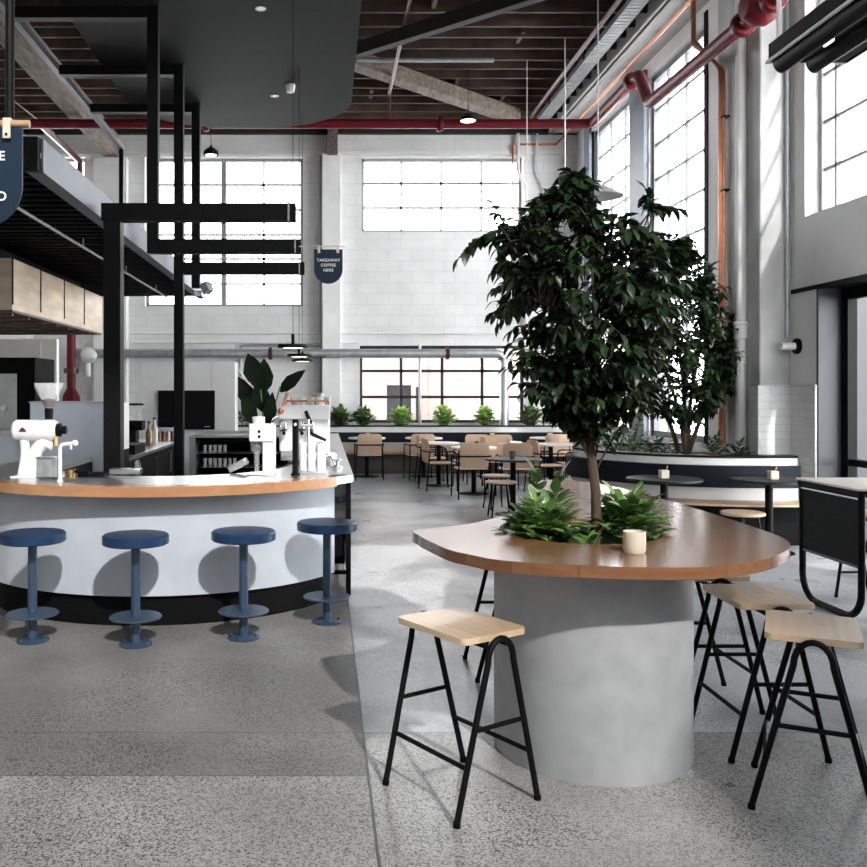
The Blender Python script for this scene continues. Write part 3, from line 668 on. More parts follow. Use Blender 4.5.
# ================================================================ big wooden table with the tree
outline = [(.4345,4.33),(.445,4.18),(.466,4.06),(.532,3.80),(.609,3.677),(.684,3.58),(.849,3.495),(.99,3.462),(1.20,3.425),(1.453,3.43),(1.69,3.535),(1.878,3.70),(2.02,3.89),(2.10,4.12),(2.125,4.5),(2.13,5.0),(2.115,5.6),(2.06,6.2),(1.96,6.6),(1.80,6.80),(1.62,6.72),(1.48,6.45),(1.42,6.0),(1.30,5.5),(1.06,5.0),(.80,4.61),(.56,4.41)]
PCX, PCY = 1.245, 4.183
ct_ = thing('communal_table', 'large organic-shaped varnished wooden table with a tree growing through its middle', 'table', (PCX, PCY, 0))
hole = [(1.23 + .375*math.cos(2*PI*i/40), 4.33 + .40*math.sin(2*PI*i/40)) for i in range(40)]
t = MB(); t.prism(smooth_closed(outline, 5), 0.932, 0.98, [hole]); link('tabletop', t, TABLEWOOD, ct_, 0.004, seg=2)
t = MB(); t.lathe((PCX, PCY, 0), [(.44, 0), (.4425, .004), (.4425, .932), (.40, .932), (.40, .80)], 72); link('plinth', t, PLINTH, ct_)
t = MB(); t.lathe((1.78, 6.1, 0), [(.0, 0), (.25, 0), (.25, .932), (0, .932)], 40); link('rear_plinth', t, PLINTH, ct_)
t = MB(); t.prism([(PCX + .405*math.cos(2*PI*i/40), PCY + .405*math.sin(2*PI*i/40)) for i in range(40)], 0.80, 0.87); link('soil', t, SOIL, ct_)
def cup(x, y, z, label, r=.046, h=.088):
    c = thing('candle_cup', label, 'cup', (x, y, z))
    t = MB(); t.lathe((x, y, z), [(0, 0), (r*.85, 0), (r, .012), (r, h), (r*.9, h), (r*.88, h*.5), (0, h*.5)], 28); link('cup', t, CREAM, c)
    t = MB(); t.lathe((x, y, z), [(0, h*.62), (r*.87, h*.60)], 20); link('wax', t, WHITE_PAINT, c)
    return c
cup(1.292, 3.735, .98, 'cream candle cup on the wooden table in front of the tree trunk')
cup(1.645, 5.11, .98, 'cream candle cup on the wooden table behind the tree trunk')
# ================================================================ plants
def rnd(a, b): return random.uniform(a, b)
def make_tree(name, label, base, trunk_top, trunk_r, profile, leaders, n_twigs, leaf_len, leaf_w, m, stems=None, leaves_per=12, spread_skip=None, extra=()):
    """profile(z) gives (centre x, centre y, radius) of the crown at a height; twigs start on a leader and hang their leaves"""
    T = thing(name, label, 'tree', base)
    wood_ = MB(); br = MB(); fo = MB()
    bx, by, bz = base
    lead = []
    if stems is None:
        pts = [Vector((bx + .012*math.sin(i*1.3), by + .01*math.cos(i*1.7), bz + (trunk_top-bz)*i/7)) for i in range(8)]
        wood_.tube(pts, [trunk_r*(1.1-.45*i/7) for i in range(8)], 12)
        lead.append(pts)
    else:
        for s in stems:
            wood_.tube(bend(s, .3, 4), [trunk_r*(1-.07*i) if trunk_r*(1-.07*i) > .006 else .006 for i in range(len(bend(s, .3, 4)))], 8); lead.append([Vector(p) for p in s])
    for l in leaders:
        l = [Vector(p) for p in l]; lead.append(l)
        br.tube(bend(l, .15, 4), [max(.003, trunk_r*.26*(1-.04*i)) for i in range(len(bend(l, .15, 4)))], 6)
    def leafy(pts):
        n = leaves_per
        for i in range(n):
            t = .25 + .75*i/(n-1); k = t*(len(pts)-1); j = min(int(k), len(pts)-2); p = pts[j].lerp(pts[j+1], k-j)
            d = (pts[j+1]-pts[j]).normalized(); side = d.cross(Vector((0,0,1)));
            if side.length < .1: side = Vector((1,0,0))
            side.normalize(); sg = 1 if i % 2 else -1
            dd = d*rnd(.2,.7) + side*sg*rnd(.4,1.0) + Vector((rnd(-.3,.3), rnd(-.3,.3), rnd(-.9,.15)))
            if i == n-1: dd = d + Vector((0,0,-.4))
            L_ = leaf_len*rnd(.75,1.2)
            fo.leaf(p, dd, Vector((rnd(-.3,.3), rnd(-.3,.3), 1)), L_, leaf_w*rnd(.8,1.15)*L_/leaf_len, .3, rnd(.15,.45))
    z0, z1 = profile[0][0], profile[-1][0]
    def prof(z):
        for a, b in zip(profile, profile[1:]):
            if a[0] <= z <= b[0]:
                t = (z-a[0])/(b[0]-a[0]); return [a[k]+(b[k]-a[k])*t for k in (1,2,3)]
        return profile[-1][1:]
    allpts = [p for l in lead for q, r in zip(l, l[1:]) for p in [q.lerp(r, i/6) for i in range(6)] if p.z > z0-.35]
    for i in range(n_twigs):
        z = z0 + (z1-z0)*((i*.618034) % 1.0)*.97
        cx, cy, r = prof(z); a = rnd(0, 2*PI); rr = r*math.sqrt(rnd(.2, 1.0))
        tip = Vector((cx + rr*math.cos(a), cy + rr*math.sin(a), z))
        st = min(allpts, key=lambda p: (p - tip - Vector((0,0,-.22))).length + rnd(0,.12))
        mid = st.lerp(tip, .55) + Vector((rnd(-.04,.04), rnd(-.04,.04), .12))
        pts = [st.lerp(mid, t).lerp(mid.lerp(tip, t), t) for t in [k/6 for k in range(7)]]
        br.tube(pts, [.0055-.0006*k for k in range(7)], 5, cap=False)
        leafy(pts)
    for pts in extra:
        pts = [Vector(p) for p in pts]; b_ = bend(pts, .2, 3); br.tube(b_, .004, 5, cap=False); leafy(b_); leafy(b_)
    link('trunk', wood_, BARK, T); link('branches', br, DARKBARK, T); link('foliage', fo, m, T, smooth=60, recalc=False)
    return T
ty = 4.27
def tp(x, y, d=0.0): v = on_y(x, y, ty + d); return (v.x, v.y, v.z)
prof1 = []
for (y_, l, r) in ((416, 555, 640), (398, 530, 668), (360, 508, 690), (320, 495, 690), (280, 488, 698), (250, 478, 688), (228, 490, 655), (210, 522, 604), (192, 552, 596), (168, 574, 592)):
    zz = EYE-(y_-CY)*ty/FOC; prof1.append((zz, ((l+r)/2-7-CX)*ty/FOC, ty, (r-l)/2*ty/FOC*.98))
make_tree('indoor_tree', 'dark-leaved ficus tree growing through the hole of the wooden table', (1.285, ty, .86), 1.95, .024, prof1,
    [[tp(594,330), tp(592,260,.05), tp(585,190)], [tp(595,370), tp(560,300,.15), tp(530,240,.1)], [tp(595,370), tp(635,300,-.1), tp(652,215,-.1)], [tp(595,350), tp(600,290,-.25), tp(606,245,-.3)], [tp(595,350), tp(560,310,-.2), tp(535,300,-.3)], [tp(595,360), tp(625,320,.3), tp(640,290,.35)]],
    400, .068, .036, FICUS, extra=[[tp(540,250), tp(500,228), tp(478,238), tp(459,258)], [tp(585,200), tp(580,180), tp(572,172)], [tp(640,225), tp(655,205), tp(676,208)], [tp(560,330), tp(520,300), tp(494,312)], [tp(640,240), tp(652,205), tp(646,190)], [tp(545,230), tp(508,232), tp(494,205)], [tp(575,215), tp(572,190), tp(580,174)]], leaves_per=14)
ty2 = 10.85
def tq(x, y, d=0.0): v = on_y(x, y, ty2 + d); return (v.x, v.y, v.z)
prof2 = []
for (y_, l, r) in ((415, 645, 715), (390, 625, 728), (360, 618, 733), (320, 616, 731), (290, 622, 718), (265, 636, 705), (245, 655, 690), (232, 668, 682)):
    l += 2; r += 5; zz = EYE-(y_-CY)*ty2/FOC; prof2.append((zz, ((l+r)/2-CX)*ty2/FOC, ty2, (r-l)/2*ty2/FOC*.97))
b2 = on_y(686, 443, ty2)
make_tree('indoor_tree', 'bushy multi-stemmed ficus in the round banquette planter by the window wall', (b2.x, ty2, .82), 2, .03, prof2, [],
    620, .10, .053, FICUS, stems=[[(b2.x, ty2, .82), tq(680,410), tq(660,360,.2), tq(640,300,.3)], [(b2.x+.03, ty2+.05, .82), tq(690,400), tq(700,350), tq(703,290,-.2)], [(b2.x-.03, ty2-.05, .82), tq(684,390,-.1), tq(676,320,-.2), tq(672,245)], [(b2.x-.02, ty2+.1, .82), tq(668,415,.1), tq(640,390,.2), tq(626,350)], [(b2.x, ty2, .82), tq(700,420,.1), tq(715,390,-.2), tq(725,350)]], leaves_per=11)
def fern_plant(name, label, base, n, height, reach, leaf_len, leaf_w, m, group=None, pairs=6, cat='plant', droop_=.62, t0_=.4, stem_m=None):
    T = thing(name, label, cat, base, group=group); st = MB(); fo = MB(); b0 = Vector(base)
    for i in range(n):
        a = i*2.39996 + rnd(-.3,.3); k = math.sqrt((i+.6)/n); rr = reach*k*rnd(.85,1.1); hh = height*(1.05-droop_*k**2)*rnd(.85,1.12)
        o = b0 + Vector((rnd(-.03,.03), rnd(-.03,.03), 0)); tip = b0 + Vector((rr*math.cos(a), rr*math.sin(a), hh)); mid = o.lerp(tip, .45) + Vector((0,0,hh*.28))
        pts = [o.lerp(mid,t).lerp(mid.lerp(tip,t),t) for t in [q/6 for q in range(7)]]
        st.tube(pts, [.005-.0005*q for q in range(7)], 5, cap=False)
        for q in range(pairs):
            t = t0_ + (1-t0_)*q/(pairs-1) if pairs > 1 else 1.0
            kk = t*6; j = min(int(kk), 5); p = pts[j].lerp(pts[j+1], kk-j); d = (pts[j+1]-pts[j]).normalized(); sd = d.cross(Vector((0,0,1)))
            if sd.length < .1: sd = Vector((math.cos(a+1.57), math.sin(a+1.57), 0))
            sd.normalize(); L_ = leaf_len*(1.0-.35*abs(t-.65))*rnd(.85,1.1)
            for sg in (-1, 1): fo.leaf(p, d*.55 + sd*sg*.8 + Vector((0,0,rnd(-.15,.25))), Vector((rnd(-.2,.2),rnd(-.2,.2),1)), L_, leaf_w, .25, rnd(.1,.35))
        fo.leaf(pts[-1], pts[-1]-pts[-2], Vector((0,0,1)), leaf_len, leaf_w, .25, .25)
    link('stems', st, stem_m or GREEN, T); link('leaves', fo, m, T, smooth=60, recalc=False)
    return T
fern_plant('leafy_plant', 'green fern-leaved plant left of the tree trunk in the wooden table', (1.04, 4.27, .86), 30, .225, .19, .10, .050, GREEN, droop_=.55, t0_=.45)
fern_plant('leafy_plant', 'green fern-leaved plant right of the tree trunk in the wooden table', (1.46, 4.33, .86), 20, .245, .18, .105, .056, GREEN, droop_=.5, t0_=.5)
fern_plant('leafy_plant', 'small green plant at the foot of the tree trunk in the wooden table', (1.20, 4.06, .86), 9, .12, .12, .07, .03, GREEN)
fern_plant('leafy_plant', 'tall dark-leaved sprig behind the left fern in the wooden table', (1.15, 4.55, .86), 5, .40, .13, .12, .05, GREEN, pairs=5)
# ================================================================ black tube stools with oak seats
def oak_stool(label):
    s = thing('oak_stool', label, 'stool', group='black tube-frame stools with pale oak seats', proto=True)
    hx, hy, r = .213, .170, .03
    o = arc(hx-r, hy-r, r, 0, PI/2, 5) + arc(-hx+r, hy-r, r, PI/2, PI, 5) + arc(-hx+r, -hy+r, r, PI, 1.5*PI, 5) + arc(hx-r, -hy+r, r, 1.5*PI, 2*PI, 5)
    t = MB(); t.prism(o, .675, .70); link('seat', t, SEATWOOD, s, .004)
    def leg_at(sy, k): return (-.0, sy*(.215 + (.075-.215)*k))
    for sx in (-1, 1):
        X_ = sx*.222
        def P(k, sy): return Vector((X_ + sx*.012*(k), sy*(.215 - .145*k), .012 + .58*k))
        ap = [Vector((X_ + sx*.013, .068*math.cos(q)*1.0, .594 + .092*math.sin(q))) for q in [PI*i/10 for i in range(11)]]
        t = MB(); t.tube([P(0, 1), P(.5, 1)] + ap + [P(.5, -1), P(0, -1)], .0125, 10); link('leg_loop', t, BLACK, s, smooth=50)
        t = MB(); t.tube([P(.58, 1), P(.58, -1)], .010, 8); link('footrest', t, BLACK, s)
        for sy in (-1, 1): t = MB(); t.cyl(P(0, sy)-Vector((0,0,.012)), P(0, sy)+Vector((0,0,.008)), .0145, 10); link('rubber_foot', t, BLACK_MATT, s)
    for sy in (-1, 1):
        y_ = sy*(.215-.145*.34); z_ = .012+.58*.34
        t = MB(); t.tube([(-.224, y_, z_), (.224, y_, z_)], .010, 8); link('side_rail', t, BLACK, s)
        t = MB(); t.tube([(-.232, sy*.05, .655), (.232, sy*.05, .655)], .011, 8); link('seat_rail', t, BLACK, s)
    return s
os_ = oak_stool('oak-seated black stool alone in front, left of the grey plinth'); os_.location = (.565, 3.705, 0); os_.rotation_euler = (0, 0, math.radians(-57))
dup(os_, (1.09, 5.32, 0), PI/2, 'oak-seated black stool tucked under the left back edge of the wooden table')
dup(os_, (2.03, 4.22, 0), PI/2, 'oak-seated black stool right of the plinth, partly under the table edge')
dup(os_, (1.985, 3.655, 0), math.radians(63), 'oak-seated black stool nearest at the right edge of the photo')
dup(os_, (2.03, 4.82, 0), PI/2, 'oak-seated black stool mostly hidden behind the plinth and the right stool')
dup(os_, (4.34, 7.0, 0), 0.05, 'oak-seated black stool behind the black mesh end of the high table')
# ================================================================ high table at the right edge
ht = thing('high_table', 'high table with pale wood top and black mesh end panel at the right edge', 'table', (3.82, 6.75, 0))
t = MB(); t.box(3.76, 5.0, 6.32, 7.16, .945, .962); link('tabletop', t, PALETOP, ht, .003)
t = MB(); t.box(3.77, 4.99, 6.33, 7.15, .90, .944); link('top_frame', t, BLACK, ht, smooth=0)
r_ = .2
def loop(x): return [(x, 7.13, .92)] + [(x, 7.13-r_+r_*math.cos(a), .025+r_-r_*math.sin(a)) for a in [i*PI/16 for i in range(9)]] + [(x, 6.35+r_-r_*math.sin(a), .025+r_-r_*math.cos(a)) for a in [i*PI/16 for i in range(9)]] + [(x, 6.35, .92)]
for x in (3.80, 4.93):
    t = MB(); t.tube(loop(x), .025, 10); link('leg_loop', t, BLACK, ht, smooth=50)
t = MB(); t.box(3.792, 3.806, 6.37, 7.11, .40, .90); link('mesh_panel', t, CHAR, ht, smooth=0)
t = MB(); t.cyl((3.80, 6.36, .40), (3.80, 7.12, .40), .012, 8); link('panel_rod', t, GREYTRIM, ht); t = MB(); t.cyl((3.785, 6.36, .885), (3.785, 7.12, .885), .007, 8); link('panel_rod', t, GALV, ht)
# ================================================================ banquette planter on the right
def offset_path(pts, d):
    out = []
    for i, p in enumerate(pts):
        a = Vector(pts[max(i-1, 0)]); b = Vector(pts[min(i+1, len(pts)-1)]); t = (b-a).normalized(); out.append((p[0]+t.y*d*-1, p[1]+t.x*d))
    return out
def catmull(p, n=5):
    q = [p[0]] + list(p) + [p[-1]]; out = []
    for i in range(len(p)-1):
        a, b_, c, d = q[i:i+4]
        for j in range(n):
            t = j/n; out.append(tuple(.5*(2*b_[k] + (c[k]-a[k])*t + (2*a[k]-5*b_[k]+4*c[k]-d[k])*t*t + (3*b_[k]-a[k]-3*c[k]+d[k])*t**3) for k in (0, 1)))
    return out + [p[-1]]
BQ = catmull([(4.9, 12.3), (4.25, 12.25), (3.62, 12.0), (3.24, 11.6), (3.12, 11.18), (3.19, 10.72), (3.45, 10.28), (3.8, 9.95), (4.2, 9.76), (4.6, 9.7), (5.12, 9.7)])
BQ = [(p[0], p[1]) for p in BQ]
def band(mb, d0, d1, z0, z1):
    """a strip following the banquette front; d positive towards the room"""
    o = offset_path(BQ, -d1) + offset_path(BQ, -d0)[::-1]; mb.prism(o, z0, z1)
bq = thing('banquette', 'curved banquette with dark blue backrest and planter behind it, by the window wall', 'banquette', (4.2, 9.7, 0))
t = MB(); band(t, -.16, -.03, 0.0, .925); link('planter_wall', t, WHITE_PAINT, bq)
t = MB(); band(t, -.18, 0.0, .925, .950); link('cap', t, BLACK, bq)
t = MB(); band(t, -.03, -.012, .845, .925); link('white_strip', t, WHITE_PAINT, bq)
t = MB(); band(t, -.03, .075, .61, .845); link('backrest', t, DKBLUE, bq, .02, seg=3)
t = MB(); band(t, -.03, .0, .47, .61); link('lower_panel', t, WHITE_PAINT, bq)
t = MB(); band(t, -.03, .36, .445, .468); link('seat', t, BENCHWOOD, bq, .008)
t = MB(); band(t, -.03, .10, .0, .425); link('kick_board', t, BLACK_MATT, bq)
inner = offset_path(BQ, .16); poly_ = inner + [(5.12, 9.95), (4.88, 10.05), (4.82, 11.4), (5.2, 11.45), (5.2, 12.3)]
t = MB(); t.prism(inner[:-1] + [(4.80, 9.86), (4.80, 11.4), (5.15, 11.45), (5.15, 12.1)], .78, .83); link('soil', t, SOIL, bq)
for i, (x_, y_, h_, lab) in enumerate(((610, 440, .26, 'low green plant at the left end of the banquette planter'), (632, 442, .34, 'green leafy plant left of the bushy tree in the banquette planter'), (655, 444, .24, 'low plant at the foot of the bushy tree in the banquette planter'), (710, 446, .30, 'dark leafy sprig right of the bushy tree in the banquette planter'), (735, 446, .22, 'small dark sprig in front of the downpipe in the banquette planter'))):
    v = on_y(x_, y_, (12.0, 11.6, 11.2, 10.7, 10.4)[i] if i < 3 else (10.5, 10.12)[i-3])
    if i == 4: v.x = 4.66
    if i == 3: v.x = 4.58
    fern_plant('leafy_plant', lab, (v.x, v.y, .82), 14 if i < 3 else 8, h_, .28 if i < 3 else .15, .10, .04, GREEN if i in (0, 1) else FICUS, pairs=4, group=None)
def round_table(label, loc, rad, h, top_m, group, disc=.24):
    s = thing('round_table', label, 'table', loc, group=group, proto=True)
    t = MB(); t.lathe((0, 0, 0), [(0, h-.028), (rad-.01, h-.028), (rad, h-.022), (rad, h-.004), (rad-.004, h), (0, h)], 44); link('tabletop', t, top_m, s)
    t = MB(); t.cyl((0, 0, .012), (0, 0, h-.03), .038, 16); link('pedestal', t, BLACK, s)
    t = MB(); t.lathe((0, 0, 0), [(0, 0), (disc, 0), (disc, .008), (.05, .022), (0, .022)], 36); link('base_plate', t, BLACK, s)
    return s
DARKTOP = mat('dark_table_top', (0.016, 0.017, 0.019), 0.45, var=0.1, spec=0.3)
bt = round_table('dark round pedestal table at the banquette, behind the right fern', flat(on_floor(664, 478, .75)), .375, .75, DARKTOP, 'dark round tables at the banquette')
b2_ = flat(on_floor(769, 479, .75))
dup(bt, b2_, 0, 'dark round pedestal table at the banquette, beside the high table')
def napkin_box(label, x, y, z, s=.085):
    c = thing('napkin_box', label, 'box', (x, y, z))
    t = MB(); t.box(x-s/2, x+s/2, y-s/2, y+s/2, z, z+s); link('box', t, CREAM, c, .006)
    t = MB(); t.tube([(x+s*.3, y, z+s), (x+s*.45, y, z+s*1.5)], .006, 6); link('stick', t, BENCHWOOD, c)
    return c
bp_ = bt.location
napkin_box('cream napkin box on the dark round table behind the right fern', bp_.x-.01, bp_.y-.02, .75)
napkin_box('cream napkin box on the dark round table beside the high table', b2_.x+.03, b2_.y-.02, .75)
# low stools
def low_stool(label):
    s = thing('low_stool', label, 'stool', group='low wooden-seated stools', proto=True)
    t = MB(); t.lathe((0, 0, 0), [(0, .445), (.19, .445), (.205, .455), (.205, .468), (.195, .475), (0, .472)], 32); link('seat', t, PLY, s)
    for i in range(4):
        a = PI/4 + i*PI/2; t = MB(); t.tube([(.20*math.cos(a), .20*math.sin(a), 0), (.13*math.cos(a), .13*math.sin(a), .445)], .011, 8); link('leg', t, BLACK, s)
    t = MB(); t.lathe((0, 0, 0), [(.12, .43), (.15, .43), (.15, .446), (.12, .446)], 24); link('seat_ring', t, BLACK, s)
    return s
ls = low_stool('low round wooden stool in front of the round dark café table, nearer of two'); ls.location = (2.32, 11.75, 0)
dup(ls, (2.43, 12.6, 0), .2, 'low round wooden stool beside the round dark café table, farther of two')
dup(ls, (4.08, 8.75, 0), .3, 'low round wooden stool before the banquette, between its two dark tables')
# ================================================================ banquette along the back wall
bb = thing('banquette', 'long dark blue banquette with planter ledge under the low back window', 'banquette', (1.5, 18.2, 0))
x0, x1 = -1.95, 5.2
t = MB(); t.box(x0, x1, 18.12, 18.2, 0, .93); link('planter_wall', t, WHITE_PAINT, bb, smooth=0)
t = MB(); t.box(x0, x1, 18.10, 18.24, .93, .955); link('cap', t, BLACK, bb, smooth=0)
t = MB(); t.box(x0, x1, 18.24, 18.44, .84, .90); link('soil', t, SOIL, bb, smooth=0)
t = MB(); t.box(x0, x1, 18.03, 18.12, .62, .82); link('backrest', t, DKBLUE, bb, .02)
t = MB(); t.box(x0, x1, 17.66, 18.12, .405, .445); link('seat', t, BENCHWOOD, bb, .008)
t = MB(); t.box(x0, x1, 17.98, 18.12, .445, .62); link('lower_panel', t, mat('pink_grey_panel', (0.50, 0.44, 0.41), 0.6), bb, smooth=0)
t = MB(); t.box(x0, x1, 17.95, 18.12, 0, .405); link('kick_board', t, mat('dark_kick_panel', (0.10, 0.095, 0.092), 0.6), bb, smooth=0)
for i, (x_, m_, w_, lab) in enumerate(((340, GREEN, .26, 'dark green plant on the window ledge behind the espresso machine'), (363, GREEN, .27, 'green plant at the left end of the low window ledge'), (401, LIME, .28, 'bright green plant on the low window ledge, leftmost of three bright ones'), (444, LIME, .27, 'bright green plant on the low window ledge, middle of three bright ones'), (485, LIME, .26, 'bright green plant on the low window ledge, rightmost of three bright ones'), (530, GREEN, .30, 'dark green plant at the right end of the low window ledge beside the galvanised pipe'))):
    fern_plant('ledge_plant', lab, ((x_-CX)*18.35/FOC, 18.34, .87), 30, .38, w_*.85, .13, .095, m_, 'plants on the back window ledge', pairs=3)
# ================================================================ dining tables and chairs at the back
PT = 'pale round tables in the far dining area'
pt_ = round_table('pale round table before the back banquette behind the leftmost tan chair', ((367-CX)*17.3/FOC, 17.35, 0), .36, .755, PALETOP, PT)
spots = [((424-CX)*17.3/FOC, 17.35, 'pale round table before the back banquette, second from the left'), ((490-CX)*17.3/FOC, 17.35, 'pale round table before the back banquette, third from the left'),
         ((549-CX)*17.3/FOC, 17.35, 'pale round table before the back banquette, rightmost of its row'), (2.02, 15.7, 'pale round table in the middle row of the far dining area, left'),
         (2.42, 14.45, 'pale round table in front of the far dining rows behind the nearest tan chair'), (3.15, 15.9, 'pale round table in the middle row of the far dining area, centre'), (3.86, 15.25, 'pale round table in the middle row of the far dining area, right')]
for x, y, lab in spots: dup(pt_, (x, y, 0), 0, lab)
dt = dup(bt, on_floor(513, 514.5), 0, 'dark round café table in front of the far tan chairs', 'dark round tables')
def tan_chair(label):
    s = thing('dining_chair', label, 'chair', group='tan plywood chairs with black arms in the far dining area', proto=True)
    t = MB(); t.box(-.225, .225, -.21, .23, .445, .462); link('seat', t, PLY, s, .012)
    t = MB(); q = .07; o = arc(.225-q, .86-q, q, 0, PI/2, 5) + arc(-.225+q, .86-q, q, PI/2, PI, 5) + arc(-.215+.03, .475+.03, .03, PI, 1.5*PI, 3) + arc(.215-.03, .475+.03, .03, 1.5*PI, 2*PI, 3)
    t.prism(o, 0, .014)
    for v in t.bm.verts: v.co = Vector((v.co.x, -.245-.06*(v.co.y-.475) + v.co.z - .028*(1-(v.co.x/.225)**2), v.co.y))
    link('backrest', t, PLY, s, .004)
    t = MB(); t.tube(bend([(.265, .22, 0), (.262, .20, .655), (.262, -.285, .655), (-.262, -.285, .655), (-.262, .20, .655), (-.265, .22, 0)], .06), .0115, 8); link('arm_frame', t, BLACK, s, smooth=50)
    for sx in (-1, 1): t = MB(); t.tube([(sx*.255, -.30, 0), (sx*.235, -.235, .655)], .0115, 8); link('leg', t, BLACK, s)
    t = MB(); t.box(-.255, .255, -.2, .21, .432, .446); link('seat_frame', t, BLACK, s, smooth=0)
    return s
def px_chair(px_, Y_): return ((px_-CX)*Y_/FOC, Y_, 0)
tc_ = tan_chair('tan chair at the far left table, standing apart from the others'); tc_.location = px_chair(369, 16.85)
for px_, Y_, rot, lab in ((420, 16.85, 0.1, 'tan chair second from the left, backing toward us at the back row'),
                          (440, 15.0, -PI/2+.15, 'tan chair side-on at the left of the middle row of tables'),
                          (471, 13.95, 0.05, 'nearest tan chair with its back to us in the far dining area'),
                          (515, 13.9, -.05, 'tan chair with its back to us just behind the dark round café table'),
                          (433, 16.1, -PI/2, 'tan chair side-on behind the leftmost middle table'),
                          (468, 15.4, PI/2, 'tan chair facing left between the middle row tables'),
                          (497, 16.6, 0, 'tan chair backing toward us before the third back table'),
                          (500, 15.3, PI, 'tan chair facing us behind the dark round café table'),
                          (548, 14.5, -PI/2+.2, 'tan chair side-on left of the rightmost middle table'),
                          (574, 14.9, PI/2, 'tan chair facing left at the rightmost middle table, beside the banquette end'),
                          (553, 16.75, 0.05, 'tan chair backing toward us before the rightmost back table'),
                          (480, 16.1, PI, 'tan chair facing us in the middle row of the far dining area')):
    dup(tc_, px_chair(px_, Y_), rot, lab)
for x, lab in ((pt_.location.x+.02, 'small cream box on the leftmost far table'), (spots[1][0]+.05, 'small cream box on the third back table'), (spots[2][0]+.04, 'small cream box on the rightmost back table')):
    napkin_box(lab, x, 17.35, .755, .08)
def glass_tumbler(name, label, x, y, z, r=.03, h=.09, group=None, m=None, proto=False):
    t = MB(); t.lathe((0, 0, 0), [(0, 0), (r*.8, 0), (r, h), (r*.9, h), (r*.72, .006), (0, .006)], 16)
    o = single(name, t, m or GLASS, label, 'glass', group); o.location = (x, y, z); return o
def glass_tumbler_pale(*a): return glass_tumbler(*a, PALEGLASS)
SMOKE = mat('smoky_glass', (0.10, 0.085, 0.07), 0.2, var=0.1)
dv = dt.location
glass_tumbler('tumbler', 'dark tumbler on the dark round café table', dv.x-.02, dv.y-.05, .75, .04, .10, None, SMOKE)
glass_tumbler('tumbler', 'dark tumbler on the table behind the nearest tan chair', 2.46, 14.4, .755, .035, .09, None, SMOKE)
# ================================================================ kitchen behind the bar
pn = thing('partition', 'blue-grey panelled partition with paler side face behind the big grinder', 'partition', (-2.45, 9.1, 0))
t = MB(); t.box(-2.93, -2.02, 9.0, 9.30, 0, 1.53); link('panel', t, PANEL_BLUE, pn, .004)
t = MB(); t.box(-2.02, -2.008, 9.0, 9.32, 1.06, 1.53); link('side_panel', t, WHITE_PAINT, pn, smooth=0)
t = MB(); t.box(-2.94, -2.01, 8.99, 9.33, 1.53, 1.545); link('cap', t, GREY_PAINT, pn, smooth=0)
t = MB(); t.box(-2.02, -2.008, 9.0, 9.32, 0, 1.06); link('end_panel', t, BLACK_MATT, pn, smooth=0)
bk = thing('back_counter', 'back bar counter with steel top and black fronts left behind the bar', 'counter', (-2.4, 11.5, 0))
t = MB(); t.box(-2.85, -2.10, 9.36, 13.6, .885, .92); link('steel_top', t, STEEL, bk, smooth=0)
t = MB(); t.box(-2.85, -2.14, 9.36, 13.6, 0, .885); link('cabinet', t, BLACK_MATT, bk, smooth=0)
for i in range(4):
    y_ = 9.42 + i*1.04; t = MB(); t.box(-2.142, -2.122, y_, y_+1.0, .1, .86); d_ = link('door', t, BLACK, bk, smooth=0)
    t = MB(); t.tube([(-2.12, y_+.9, .55), (-2.095, y_+.9, .55), (-2.095, y_+.9, .82), (-2.12, y_+.9, .82)], .009, 6); link('handle', t, STEEL, d_)
t = MB(); t.box(-2.121, -2.117, 10.15, 10.38, .35, .86); link('pale_upright', t, GALV, bk, smooth=0)
for y_ in (9.6, 12.9): t = MB(); t.box(-2.121, -2.115, y_, y_+.2, .74, .84); link('display', t, GALV, bk, smooth=0)
fc = thing('bottle_fridge', 'black open-front fridge counter with steel top at the far end of the bar', 'fridge', (-1.2, 14.1, 0))
t = MB(); t.box(-2.08, -0.42, 14.0, 14.7, .925, .955); t.box(-2.08, -0.42, 14.6, 14.7, .955, 1.0); link('steel_top', t, STEEL, fc, smooth=0)
t = MB(); t.box(-2.08, -0.42, 14.62, 14.7, 0, .925); t.box(-2.0, -0.42, 14.02, 14.62, 0, .30); t.box(-0.50, -0.42, 14.02, 14.62, .3, .925); t.box(-2.0, -.42, 14.05, 14.62, .86, .925); link('carcass', t, BLACK_MATT, fc, smooth=0)
t = MB(); t.box(-2.08, -1.99, 13.99, 14.62, 0, .925); link('side_panel', t, GALV, fc, smooth=0)
for z in (.46, .68): t = MB(); t.box(-1.98, -.52, 14.1, 14.6, z-.008, z); link('shelf', t, STEEL, fc, smooth=0)
gi = None
for k, z in enumerate((.46, .68)):
    for i in range(7 if k == 0 else 5):
        gi = glass_tumbler_pale('glass_tumbler', ('clear glass on the lower shelf of the black bottle fridge', 'clear glass on the upper shelf of the black bottle fridge')[k], -1.86+i*.078, 14.2, z, .032, (.13, .12)[k], ('glasses on the lower fridge shelf', 'glasses on the upper fridge shelf')[k])
ks = thing('white_kiosk', 'white panelled partition with black screen behind the bar', 'partition', (-2.4, 16.1, 0))
t = MB(); t.box(-3.24, -1.56, 16.0, 16.5, 0, 2.17); link('panel', t, WHITE_PAINT, ks, .006)
for x in (-1.98, -2.6): t = MB(); t.box(x-.004, x+.004, 15.994, 16.002, 0, 2.17); link('panel_joint', t, GREY_PAINT, ks, smooth=0)
sc_ = thing('screen', 'black wall screen on the white kiosk behind the bar', 'screen', (-2.42, 15.95, .95))
t = MB(); t.box(-2.92, -1.92, 15.93, 15.992, .97, 1.66); link('bezel', t, BLACK, sc_, .004)
